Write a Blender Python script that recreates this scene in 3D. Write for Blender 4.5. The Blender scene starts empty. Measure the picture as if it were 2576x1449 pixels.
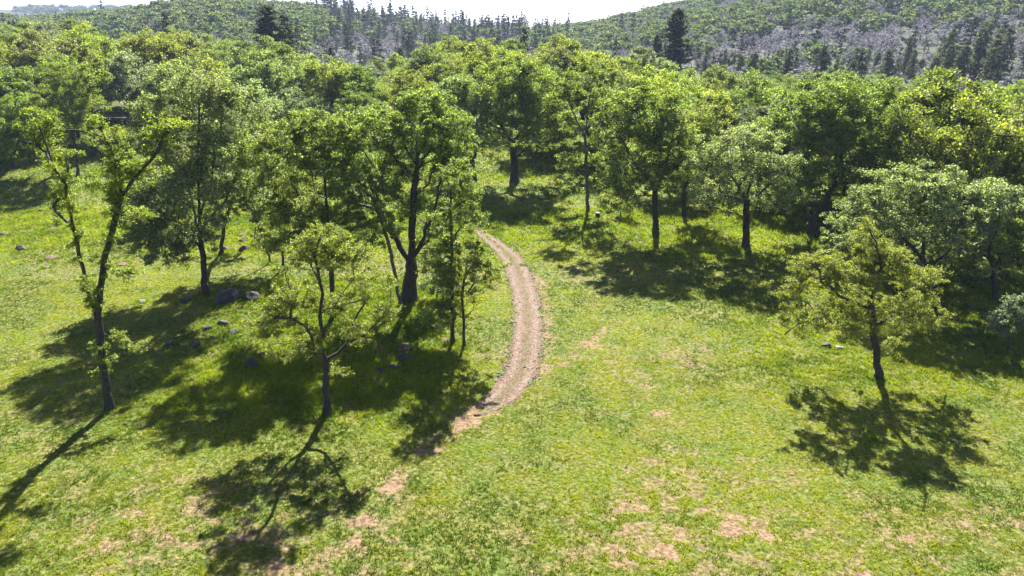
import bpy, math, random, time
import numpy as np
from mathutils import Vector

# ------------------------------------------------------------------ camera, sky, sun, exposure
SC = bpy.context.scene
COL = SC.collection
CAM_H = 22.0
PITCH = math.radians(20.3)
FPX = 1718.0                      # focal length in pixels of a 2576 px wide frame
cam_d = bpy.data.cameras.new('camera')
cam_d.sensor_width = 36.0
cam_d.lens = 36.0 * FPX / 2576.0
cam_d.clip_start = 0.5
cam_d.clip_end = 20000
cam = bpy.data.objects.new('camera', cam_d)
COL.objects.link(cam)
cam.location = (0, 0, CAM_H)
cam.rotation_euler = (math.radians(90) - PITCH, 0, 0)
SC.camera = cam

SUN_EL = math.radians(42)
SUN_AZ = math.radians(6)          # clockwise from +y
world = bpy.data.worlds.new('World')
SC.world = world
world.use_nodes = True
wn = world.node_tree
wn.nodes.clear()
sky = wn.nodes.new('ShaderNodeTexSky')
sky.sky_type = 'NISHITA'
sky.sun_disc = False
sky.sun_elevation = SUN_EL
sky.sun_rotation = SUN_AZ
sky.air_density = 0.6
sky.dust_density = 0.8
sky.ozone_density = 1.0
bg = wn.nodes.new('ShaderNodeBackground')
bg.inputs['Strength'].default_value = 0.05
wo = wn.nodes.new('ShaderNodeOutputWorld')
wn.links.new(sky.outputs[0], bg.inputs[0])
wn.links.new(bg.outputs[0], wo.inputs[0])

sd = bpy.data.lights.new('sun', 'SUN')
sd.energy = 5.0
sd.angle = math.radians(0.5)
sd.color = (1.0, 0.955, 0.88)
sun = bpy.data.objects.new('sun', sd)
COL.objects.link(sun)
svec = Vector((math.sin(SUN_AZ) * math.cos(SUN_EL), math.cos(SUN_AZ) * math.cos(SUN_EL), math.sin(SUN_EL)))
sun.rotation_euler = svec.to_track_quat('Z', 'Y').to_euler()

SC.view_settings.view_transform = 'Standard'
SC.view_settings.look = 'None'
SC.view_settings.gamma = 1.0
SC.view_settings.exposure = 2.32
SC.cycles.max_bounces = 6
SC.cycles.diffuse_bounces = 1
SC.cycles.glossy_bounces = 2
SC.cycles.transmission_bounces = 3
SC.cycles.volume_bounces = 0
SC.cycles.transparent_max_bounces = 8
SC.cycles.use_denoising = True
SC.cycles.sample_clamp_indirect = 6.0

# ------------------------------------------------------------------ maths
def S(t):
    t = np.clip(t, 0.0, 1.0)
    return t * t * (3 - 2 * t)

def vnoise(x, y, seed=0):
    x = np.asarray(x, float); y = np.asarray(y, float)
    xi = np.floor(x); yi = np.floor(y)
    fx = x - xi; fy = y - yi
    fx = fx * fx * (3 - 2 * fx); fy = fy * fy * (3 - 2 * fy)
    def h(a, b):
        v = np.sin(a * 127.1 + b * 311.7 + seed * 74.7) * 43758.5453
        return v - np.floor(v)
    a = h(xi, yi); b = h(xi + 1, yi); c = h(xi, yi + 1); d = h(xi + 1, yi + 1)
    return (a * (1 - fx) + b * fx) * (1 - fy) + (c * (1 - fx) + d * fx) * fy

def fbm(x, y, seed=0, octv=3):
    t = 0; a = 1.0; n = 0
    for k in range(octv):
        t = t + a * vnoise(x * 2 ** k, y * 2 ** k, seed + k * 13); n += a; a *= 0.5
    return t / n

cp, sp_ = math.cos(PITCH), math.sin(PITCH)
def ray(px, py):
    u = (px - 1288.0) / FPX
    v = -(py - 724.5) / FPX
    d = np.array([u, cp + v * sp_, -sp_ + v * cp])
    return d
def project(x, y, z):
    dz = z - CAM_H
    dep = y * cp - dz * sp_
    up = y * sp_ + dz * cp
    return 1288 + FPX * x / dep, 724.5 - FPX * up / dep
def azel(px, py):
    d = ray(px, py)
    return math.atan2(d[0], d[1]), math.atan2(d[2], math.hypot(d[0], d[1]))

# far ridge line (ground, without the trees on it)
SKY = [(-400, 75, 800), (100, 80, 800), (330, 62, 820), (450, 38, 820), (600, 36, 820), (800, 44, 820), (930, 68, 830), (1050, 82, 850),
       (1200, 95, 880), (1380, 98, 900), (1480, 85, 900), (1600, 60, 900), (1720, 28, 920), (1850, 8, 940), (2000, -14, 960),
       (2300, -50, 980), (2576, -75, 1000), (3200, -110, 1000)]
_az = []; _h = []; _R = []
for px_, py_, R_ in SKY:
    a_, e_ = azel(px_, py_)
    _az.append(a_); _h.append(CAM_H + R_ * math.tan(e_)); _R.append(R_)
_az = np.array(_az); _h = np.array(_h); _R = np.array(_R)

def T(x, y):
    x = np.asarray(x, float); y = np.asarray(y, float)
    r = np.hypot(x, y); az = np.arctan2(x, y)
    z = 0.9 * (fbm(x / 24.0, y / 24.0, 3, 2) - 0.5) * S(r / 30)
    back = 1 - S((r - 215) / 70)
    z = z + back * (10.0 * S((y - 85) / 85) * S((-25 - x) / 110) + 3.0 * S((y - 95) / 80))
    z = z + back * 0.8 * S((x - 18) / 25) * (1 - S((y - 40) / 60)) * 0.0
    H = np.interp(az, _az, _h); R = np.interp(az, _az, _R)
    t = (r - 250) / (R - 250)
    prof = np.where(t < 1, S(np.clip(t, 0, 1)) * 0.45 + np.clip(t, 0, 1) * 0.55, 1 - 0.6 * S((t - 1) / 0.8))
    front = S((np.cos(az) - 0.1) / 0.3)
    hill = -6 * S((r - 200) / 60) * (1 - S((r - 260) / 150)) + H * prof * front
    hill = hill + 14 * (fbm(x / 130.0, y / 130.0, 9, 3) - 0.5) * S((r - 260) / 200) * (1 - 0.75 * S((t - 0.75) / 0.25))
    z = z + np.where(r > 200, hill, 0)
    # the long flat ridge far behind on the left
    ea = CAM_H + 2300 * math.tan(azel(200, 38)[1])
    z = z + ea * S((r - 1500) / 800) * S((-0.30 - az) / 0.1) * front
    return z

def ground_at(px, py):
    d = ray(px, py)
    t = 15.0
    while t < 3000:
        p = d * t
        if CAM_H + p[2] <= float(T(p[0], p[1])):
            break
        t += 0.5
    lo, hi = t - 0.5, t
    for _ in range(14):
        m = (lo + hi) / 2; p = d * m
        if CAM_H + p[2] <= float(T(p[0], p[1])): hi = m
        else: lo = m
    p = d * hi
    return np.array([p[0], p[1], float(T(p[0], p[1]))])

# ------------------------------------------------------------------ object helpers
def tag(o, label=None, cat=None, group=None, kind=None):
    if label: o['label'] = label
    if cat: o['category'] = cat
    if group: o['group'] = group
    if kind: o['kind'] = kind
    return o

def mesh_np(name, verts, faces4=None, faces3=None, smooth=False, mats=(), matidx=None):
    """verts (n,3); faces4 (k,4) and/or faces3 (k,3)."""
    me = bpy.data.meshes.new(name)
    verts = np.asarray(verts, np.float32)
    loops = []; starts = []; tot = 0
    if faces4 is not None and len(faces4):
        f = np.asarray(faces4, np.int32); loops.append(f.ravel()); starts.append(np.arange(len(f)) * 4); tot = len(f) * 4
    if faces3 is not None and len(faces3):
        f = np.asarray(faces3, np.int32); loops.append(f.ravel()); starts.append(tot + np.arange(len(f)) * 3)
    loops = np.concatenate(loops).astype(np.int32); starts = np.concatenate(starts).astype(np.int32)
    me.vertices.add(len(verts)); me.vertices.foreach_set('co', verts.ravel())
    me.loops.add(len(loops)); me.loops.foreach_set('vertex_index', loops)
    me.polygons.add(len(starts)); me.polygons.foreach_set('loop_start', starts)
    me.update(calc_edges=True)
    me.polygons.foreach_set('use_smooth', np.full(len(starts), bool(smooth)))
    for m in mats: me.materials.append(m)
    if matidx is not None: me.polygons.foreach_set('material_index', np.asarray(matidx, np.int32))
    me.validate()
    return me

def link(name, me, parent=None, loc=None):
    o = bpy.data.objects.new(name, me); COL.objects.link(o)
    if parent is not None: o.parent = parent
    if loc is not None: o.location = loc
    return o

# ------------------------------------------------------------------ materials
def mat(name):
    m = bpy.data.materials.new(name); m.use_nodes = True
    nt = m.node_tree; nt.nodes.clear()
    out = nt.nodes.new('ShaderNodeOutputMaterial')
    return m, nt, out
def N(nt, t, **kw):
    n = nt.nodes.new(t)
    for k, v in kw.items(): setattr(n, k, v)
    return n
def ramp(nt, fac, stops):
    r = N(nt, 'ShaderNodeValToRGB')
    el = r.color_ramp.elements
    while len(el) > 1: el.remove(el[-1])
    el[0].position = stops[0][0]; el[0].color = (*stops[0][1], 1)
    for p, c in stops[1:]:
        e = el.new(p); e.color = (*c, 1)
    nt.links.new(fac, r.inputs[0])
    return r

def leaf_mat(name, cols, trans=0.5, gloss=0.10, rough=0.32, tcol=(1.12, 1.22, 0.62)):
    m, nt, out = mat(name)
    geo = N(nt, 'ShaderNodeNewGeometry')
    rp = ramp(nt, geo.outputs['Random Per Island'], [(i / (len(cols) - 1), c) for i, c in enumerate(cols)])
    oi = N(nt, 'ShaderNodeObjectInfo')
    mul = N(nt, 'ShaderNodeMix', data_type='RGBA', blend_type='MULTIPLY'); mul.inputs[0].default_value = 1
    nt.links.new(rp.outputs[0], mul.inputs[6]); nt.links.new(oi.outputs['Color'], mul.inputs[7])
    hs = N(nt, 'ShaderNodeHueSaturation')
    mr = N(nt, 'ShaderNodeMapRange'); mr.inputs[3].default_value = 0.487; mr.inputs[4].default_value = 0.513
    nt.links.new(oi.outputs['Random'], mr.inputs[0]); nt.links.new(mr.outputs[0], hs.inputs['Hue'])
    nt.links.new(mul.outputs[2], hs.inputs['Color'])
    dif = N(nt, 'ShaderNodeBsdfDiffuse'); nt.links.new(hs.outputs[0], dif.inputs[0])
    tm = N(nt, 'ShaderNodeMix', data_type='RGBA', blend_type='MULTIPLY'); tm.inputs[0].default_value = 1
    tm.inputs[7].default_value = (*tcol, 1); nt.links.new(hs.outputs[0], tm.inputs[6])
    tr = N(nt, 'ShaderNodeBsdfTranslucent'); nt.links.new(tm.outputs[2], tr.inputs[0])
    mx = N(nt, 'ShaderNodeMixShader'); mx.inputs[0].default_value = trans
    nt.links.new(dif.outputs[0], mx.inputs[1]); nt.links.new(tr.outputs[0], mx.inputs[2])
    gl = N(nt, 'ShaderNodeBsdfGlossy'); gl.inputs['Roughness'].default_value = rough
    gl.inputs[0].default_value = (0.9, 0.95, 0.9, 1)
    mg = N(nt, 'ShaderNodeMixShader'); mg.inputs[0].default_value = gloss
    nt.links.new(mx.outputs[0], mg.inputs[1]); nt.links.new(gl.outputs[0], mg.inputs[2])
    nt.links.new(mg.outputs[0], out.inputs[0])
    return m

OAKC = [(0.05, 0.075, 0.012), (0.13, 0.17, 0.022), (0.24, 0.285, 0.04), (0.38, 0.41, 0.10)]
M_oak = leaf_mat('oak_leaf', OAKC, 0.6, 0.03, 0.5)
M_lime = leaf_mat('young_oak_leaf', [(0.10, 0.125, 0.012), (0.21, 0.25, 0.022), (0.33, 0.36, 0.05)], 0.6, 0.03, 0.5)
M_silver = leaf_mat('pale_sheen_oak_leaf', [(0.04, 0.065, 0.017), (0.11, 0.15, 0.03), (0.23, 0.27, 0.075), (0.42, 0.45, 0.22)], 0.5, 0.045, 0.55)  # pale leaf colours stand in for most of the glossy sparkle
M_pine = leaf_mat('pine_needle', [(0.03, 0.042, 0.018), (0.05, 0.065, 0.03), (0.085, 0.09, 0.05)], 0.3, 0.03, 0.6, (1.1, 1.1, 0.7))
M_grey = leaf_mat('grey_twig', [(0.13, 0.125, 0.14), (0.21, 0.20, 0.215), (0.31, 0.295, 0.31)], 0.35, 0.02, 0.6, (1, 1, 1))  # grey twigs, colour brightened to make up for thin haze
M_far = leaf_mat('far_leaf', [(0.04, 0.07, 0.03), (0.11, 0.155, 0.05), (0.23, 0.275, 0.09)], 0.45, 0.03, 0.6, (1.15, 1.15, 0.6))  # bluish leaf colours carry part of the haze over the hills

def bark_mat(name, c1, c2):
    m, nt, out = mat(name)
    tc = N(nt, 'ShaderNodeTexCoord')
    mp = N(nt, 'ShaderNodeMapping'); mp.inputs['Scale'].default_value = (6, 6, 1.5)
    nt.links.new(tc.outputs['Object'], mp.inputs[0])
    nz = N(nt, 'ShaderNodeTexNoise'); nz.inputs['Scale'].default_value = 2.0; nz.inputs['Detail'].default_value = 6
    nt.links.new(mp.outputs[0], nz.inputs[0])
    rp = ramp(nt, nz.outputs[0], [(0.35, c1), (0.62, c2)])
    bs = N(nt, 'ShaderNodeBsdfPrincipled'); bs.inputs['Roughness'].default_value = 0.9
    nt.links.new(rp.outputs[0], bs.inputs['Base Color'])
    bp = N(nt, 'ShaderNodeBump'); bp.inputs['Strength'].default_value = 0.6; bp.inputs['Distance'].default_value = 0.05
    nt.links.new(nz.outputs[0], bp.inputs['Height']); nt.links.new(bp.outputs[0], bs.inputs['Normal'])
    nt.links.new(bs.outputs[0], out.inputs[0])
    return m
M_bark = bark_mat('oak_bark', (0.012, 0.010, 0.008), (0.05, 0.042, 0.033))
M_palebark = bark_mat('pale_bark', (0.035, 0.03, 0.026), (0.12, 0.108, 0.093))
M_farbark = bark_mat('far_bark', (0.03, 0.026, 0.022), (0.075, 0.066, 0.058))

# ------------------------------------------------------------------ soil / track masks (real bare ground)
TRK = [(1192, 566, 10), (1228, 600, 20), (1278, 640, 30), (1302, 680, 34), (1315, 720, 36), (1324, 760, 38), (1328, 800, 40), (1326, 850, 42),
       (1319, 900, 44), (1308, 940, 46), (1288, 970, 46), (1262, 1000, 42), (1228, 1025, 34), (1196, 1046, 20)]
trk_pts = []
for px_, py_, hw in TRK:
    g_ = ground_at(px_, py_); dep = g_[1] * cp - (g_[2] - CAM_H) * sp_
    trk_pts.append((g_[0], g_[1], hw / FPX * dep))
def catmull(P, n=14):
    P = np.array(P); out = []
    for i in range(len(P) - 1):
        p0 = P[max(i - 1, 0)]; p1 = P[i]; p2 = P[i + 1]; p3 = P[min(i + 2, len(P) - 1)]
        for k in range(n):
            t = k / n
            out.append(0.5 * ((2 * p1) + (-p0 + p2) * t + (2 * p0 - 5 * p1 + 4 * p2 - p3) * t * t + (-p0 + 3 * p1 - 3 * p2 + p3) * t ** 3))
    out.append(P[-1]); return np.array(out)
trk = catmull(trk_pts)
# faint continuation of the wheel tracks: worn ground only
def poly_dist(x, y, P):
    x = np.asarray(x, float); y = np.asarray(y, float)
    best = np.full(x.shape, 1e9); bw = np.zeros(x.shape)
    for i in range(len(P) - 1):
        ax, ay, aw = P[i]; bx, by, bw_ = P[i + 1]
        dx, dy = bx - ax, by - ay; L = dx * dx + dy * dy + 1e-9
        t = np.clip(((x - ax) * dx + (y - ay) * dy) / L, 0, 1)
        d = np.hypot(x - (ax + t * dx), y - (ay + t * dy))
        m = d < best
        best = np.where(m, d, best); bw = np.where(m, aw + t * (bw_ - aw), bw)
    return best, bw
def gpts(L):
    o = []
    for px_, py_, w in L:
        g_ = ground_at(px_, py_); o.append((g_[0], g_[1], w))
    return np.array(o)
worn = [(gpts([(1262, 1000, 1.0), (1190, 1045, 0.9), (1120, 1090, 0.75), (1060, 1150, 0.6), (990, 1215, 0.55), (930, 1290, 0.5), (840, 1390, 0.5), (780, 1440, 0.5)]), 0.42),
        (gpts([(1262, 990, .5), (1330, 960, .5), (1430, 900, .4), (1500, 850, .4), (1550, 800, .35)]), 0.35),
        (gpts([(1315, 665, 0.5), (1350, 700, .5), (1372, 760, 0.5), (1378, 850, 0.45), (1360, 920, .4)]), 0.35)]
blobs = []
for px_, py_, rx, ry, s in [(1640, 1395, 70, 22, 1.0), (1500, 1400, 60, 14, .7), (1705, 1335, 60, 18, .9), (1860, 1310, 35, 18, .8), (1830, 1345, 60, 10, .6), (1960, 1350, 35, 12, .7),
                            (2030, 1340, 30, 14, .7), (2160, 1425, 50, 25, .8), (1520, 905, 22, 9, .9), (1655, 1043, 28, 7, .9), (1765, 1290, 25, 9, .9), (1575, 1180, 18, 6, .9),
                            (2310, 1350, 30, 10, .5), (775, 1425, 60, 14, .7), (560, 1420, 30, 8, .6), (130, 1305, 22, 8, .8), (232, 1290, 12, 8, .8), (1200, 1060, 60, 22, .55),
                            (300, 665, 45, 9, .9), (120, 645, 40, 9, .8), (620, 590, 60, 12, .6), (700, 525, 60, 14, .5), (890, 525, 60, 12, .5), (310, 372, 22, 10, 1.0), (560, 540, 60, 20, .5),
                            (1100, 1170, 60, 12, .5), (960, 1230, 60, 14, .5), (1640, 1140, 16, 5, .8), (1900, 1320, 80, 20, .5), (1290, 1320, 60, 10, .3), (1560, 1350, 60, 15, .4)]:
    g_ = ground_at(px_, py_); dep = g_[1] * cp - (g_[2] - CAM_H) * sp_
    k = dep / FPX; sl = math.sin(math.atan2(CAM_H, g_[1]))
    blobs.append((g_[0], g_[1], rx * k, ry * k / sl, s))

def soil(x, y):
    """0 = closed turf, 1 = bare soil."""
    x = np.asarray(x, float); y = np.asarray(y, float)
    n1 = fbm(x / 9.0, y / 9.0, 21, 3); n2 = fbm(x / 0.8, y / 0.55, 5, 3)
    s = 0.16 * S((n1 - 0.45) / 0.3) * (1 - S((y - 60) / 50))
    front = 1 - S((y - 24) / 12)
    s = s + 0.13 * front
    s = s + 0.05 * S((x + 6) / 10) * (1 - S((x - 24) / 10)) * (1 - S((y - 62) / 14))
    for P, a in worn:
        d, w = poly_dist(x, y, P)
        s = s + a * (1 - S((d - w * 0.3) / (w * 1.4)))
    for bx, by, rx, ry, a in blobs:
        q = ((x - bx) / rx) ** 2 + ((y - by) / ry) ** 2
        s = s + a * 0.42 * np.exp(-q)
    s = s - 0.25 * S((-2 - x) / 8) * S((y - 30) / 6) * (1 - S((y - 55) / 8)) * S((x + 24) / 6)
    return np.clip(s + (n2 - 0.5) * 1.9 * np.clip(s * 3, 0.35, 1) - 0.03, 0, 1)

# ------------------------------------------------------------------ ground
def build_ground():
    rr = [0.0]; r = 6.0
    while r < 6000:
        rr.append(r)
        r += 0.34 if r < 62 else min(0.34 * (r / 62) ** 1.9, 70)
    rr = np.array(rr[1:])
    th = np.concatenate([np.linspace(-52, 52, 521), np.linspace(52, 308, 130)[1:-1]])
    th = np.radians(th)
    R_, A_ = np.meshgrid(rr, th, indexing='ij')
    X = R_ * np.sin(A_); Y = R_ * np.cos(A_)
    Z = T(X, Y)
    nr, na = X.shape
    V = np.stack([X.ravel(), Y.ravel(), Z.ravel()], 1)
    V = np.vstack([V, [[0, 0, float(T(0, 0))]]])
    i = np.arange(nr - 1)[:, None]; j = np.arange(na)[None, :]; jn = (j + 1) % na
    F = np.stack([(i * na + j), (i * na + jn), ((i + 1) * na + jn), ((i + 1) * na + j)], -1).reshape(-1, 4)
    jj = np.arange(na)
    F3 = np.stack([np.full(na, nr * na), (jj + 1) % na, jj], 1)
    so = np.zeros(len(V)); m = np.hypot(V[:, 0], V[:, 1]) < 140
    so[m] = soil(V[m, 0], V[m, 1])
    m_, nt, out = mat('turf_and_soil')
    at = N(nt, 'ShaderNodeAttribute', attribute_name='soil')
    tc = N(nt, 'ShaderNodeTexCoord')
    n1 = N(nt, 'ShaderNodeTexNoise'); n1.inputs['Scale'].default_value = 5.0; n1.inputs['Detail'].default_value = 5
    n2 = N(nt, 'ShaderNodeTexNoise'); n2.inputs['Scale'].default_value = 0.35; n2.inputs['Detail'].default_value = 4
    n3 = N(nt, 'ShaderNodeTexNoise'); n3.inputs['Scale'].default_value = 0.012; n3.inputs['Detail'].default_value = 6
    for n in (n1, n2, n3): nt.links.new(tc.outputs['Object'], n.inputs[0])
    g1 = ramp(nt, n1.outputs[0], [(0.3, (0.028, 0.04, 0.007)), (0.5, (0.075, 0.092, 0.014)), (0.7, (0.14, 0.14, 0.03))])
    g2 = ramp(nt, n2.outputs[0], [(0.35, (0.8, 1.0, 0.8)), (0.65, (1.25, 1.1, 1.2))])
    mg = N(nt, 'ShaderNodeMix', data_type='RGBA', blend_type='MULTIPLY'); mg.inputs[0].default_value = 1
    nt.links.new(g1.outputs[0], mg.inputs[6]); nt.links.new(g2.outputs[0], mg.inputs[7])
    s1 = ramp(nt, n1.outputs[0], [(0.3, (0.10, 0.052, 0.03)), (0.5, (0.155, 0.10, 0.06)), (0.72, (0.215, 0.16, 0.10))])
    ma = N(nt, 'ShaderNodeMath', operation='MULTIPLY_ADD'); ma.inputs[1].default_value = 1.0; ma.inputs[2].default_value = -0.5
    nt.links.new(n1.outputs[0], ma.inputs[0])
    mb = N(nt, 'ShaderNodeMath', operation='ADD'); nt.links.new(at.outputs['Fac'], mb.inputs[0]); nt.links.new(ma.outputs[0], mb.inputs[1])
    mr = N(nt, 'ShaderNodeMapRange'); mr.inputs[1].default_value = 0.1; mr.inputs[2].default_value = 0.75
    nt.links.new(mb.outputs[0], mr.inputs[0])
    mx = N(nt, 'ShaderNodeMix', data_type='RGBA'); nt.links.new(mr.outputs[0], mx.inputs[0])
    nt.links.new(mg.outputs[2], mx.inputs[6]); nt.links.new(s1.outputs[0], mx.inputs[7])
    # woodland floor and hills further out: duller, colour darkened for the shade between trees
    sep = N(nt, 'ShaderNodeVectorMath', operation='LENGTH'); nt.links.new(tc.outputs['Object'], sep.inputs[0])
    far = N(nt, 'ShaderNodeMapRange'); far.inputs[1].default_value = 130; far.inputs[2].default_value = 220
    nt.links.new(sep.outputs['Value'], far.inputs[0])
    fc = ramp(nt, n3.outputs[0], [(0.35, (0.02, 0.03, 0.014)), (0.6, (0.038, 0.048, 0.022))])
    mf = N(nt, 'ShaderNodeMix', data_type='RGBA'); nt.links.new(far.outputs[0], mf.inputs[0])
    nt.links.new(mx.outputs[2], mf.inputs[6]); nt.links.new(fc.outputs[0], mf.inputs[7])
    bs = N(nt, 'ShaderNodeBsdfPrincipled'); bs.inputs['Roughness'].default_value = 0.95; bs.inputs['Specular IOR Level'].default_value = 0.15
    nt.links.new(mf.outputs[2], bs.inputs['Base Color'])
    bp = N(nt, 'ShaderNodeBump'); bp.inputs['Strength'].default_value = 0.9; bp.inputs['Distance'].default_value = 0.12
    nt.links.new(n1.outputs[0], bp.inputs['Height']); nt.links.new(bp.outputs[0], bs.inputs['Normal'])
    nt.links.new(bs.outputs[0], out.inputs[0])
    me = mesh_np('ground', V, F[:, ::-1], F3, True, (m_,))
    a = me.attributes.new('soil', 'FLOAT', 'POINT'); a.data.foreach_set('value', so.astype(np.float32))
    o = link('ground', me); tag(o, kind='structure')
build_ground()

# dirt track: its own thin sheet over the turf, ragged sides
def build_track():
    P = trk; n = len(P); K = 27
    V = []; A = []
    s = 0
    for i in range(n):
        a = P[max(i - 1, 0)][:2]; b = P[min(i + 1, n - 1)][:2]
        t = (b - a) / np.linalg.norm(b - a); nrm = np.array([-t[1], t[0]])
        if i: s += np.linalg.norm(P[i][:2] - P[i - 1][:2])
        e = 1.0; 
        if i > n - 26: e = max(0.25, ((n - i) / 26) ** 0.5)
        if i < 12: e = 0.35 + 0.65 * i / 12
        wl = P[i][2] * e * (1 + 0.34 * (float(fbm(s / 0.8, 1.0, 31)) - 0.5) * 2); wr = P[i][2] * e * (1 + 0.34 * (float(fbm(s / 0.8, 9.0, 32)) - 0.5) * 2)
        for k in range(K):
            q = -wr + (wl + wr) * k / (K - 1)
            x, y = P[i][:2] + nrm * q
            u = q / P[i][2]
            rut = -0.035 * math.exp(-((abs(u) - 0.55) / 0.18) ** 2) * S(min(k, K - 1 - k) / 3)
            edge = max(0.0, (abs(q) / max(wl, wr) - 0.62) / 0.38); endf = max(0.0, (i - (n - 34)) / 34) + max(0.0, (10 - i) / 14)
            V.append((x, y, float(T(x, y)) + 0.05 + rut + 0.035 * (float(fbm(x / .5, y / .5, 7)) - .3) + (float(fbm(x / .45, y / .6, 17)) - 0.5) * 0.30 * max(edge, endf) - 0.075 * edge ** 1.5 - 0.07 * endf ** 2))
            A.append(math.exp(-((abs(u) - 0.5) / 0.24) ** 2))
    F = []
    for i in range(n - 1):
        for k in range(K - 1):
            F.append((i * K + k, i * K + k + 1, (i + 1) * K + k + 1, (i + 1) * K + k))
    m_, nt, out = mat('track_dirt')
    tc = N(nt, 'ShaderNodeTexCoord')
    n1 = N(nt, 'ShaderNodeTexNoise'); n1.inputs['Scale'].default_value = 7.0; n1.inputs['Detail'].default_value = 6
    n2 = N(nt, 'ShaderNodeTexNoise'); n2.inputs['Scale'].default_value = 1.5; n2.inputs['Detail'].default_value = 3
    vo = N(nt, 'ShaderNodeTexVoronoi'); vo.inputs['Scale'].default_value = 9
    for x in (n1, n2, vo): nt.links.new(tc.outputs['Object'], x.inputs[0])
    c1 = ramp(nt, n1.outputs[0], [(0.3, (0.075, 0.043, 0.030)), (0.5, (0.140, 0.093, 0.072)), (0.7, (0.225, 0.17, 0.14))])
    c2 = ramp(nt, n2.outputs[0], [(0.3, (1.1, 0.88, 0.82)), (0.5, (0.85, 0.87, 0.85)), (0.7, (1.1, 1.15, 1.1))])
    mg = N(nt, 'ShaderNodeMix', data_type='RGBA', blend_type='MULTIPLY'); mg.inputs[0].default_value = 1
    nt.links.new(c1.outputs[0], mg.inputs[6]); nt.links.new(c2.outputs[0], mg.inputs[7])
    ra = N(nt, 'ShaderNodeAttribute', attribute_name='rut')
    rm = N(nt, 'ShaderNodeMix', data_type='RGBA'); nt.links.new(ra.outputs['Fac'], rm.inputs[0])
    rm.inputs[6].default_value = (0.72, 0.80, 0.58, 1); rm.inputs[7].default_value = (1.08, 1.12, 1.16, 1)
    m2 = N(nt, 'ShaderNodeMix', data_type='RGBA', blend_type='MULTIPLY'); m2.inputs[0].default_value = 1
    nt.links.new(mg.outputs[2], m2.inputs[6]); nt.links.new(rm.outputs[2], m2.inputs[7])
    bs = N(nt, 'ShaderNodeBsdfPrincipled'); bs.inputs['Roughness'].default_value = 0.95; bs.inputs['Specular IOR Level'].default_value = 0.15
    nt.links.new(m2.outputs[2], bs.inputs['Base Color'])
    bp = N(nt, 'ShaderNodeBump'); bp.inputs['Strength'].default_value = 0.8; bp.inputs['Distance'].default_value = 0.08
    nt.links.new(n1.outputs[0], bp.inputs['Height']); nt.links.new(bp.outputs[0], bs.inputs['Normal'])
    nt.links.new(bs.outputs[0], out.inputs[0])
    me = mesh_np('dirt_track', V, F, None, True, (m_,))
    a = me.attributes.new('rut', 'FLOAT', 'POINT'); a.data.foreach_set('value', np.array(A, np.float32))
    tag(link('dirt_track', me), kind='structure')
build_track()

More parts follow.
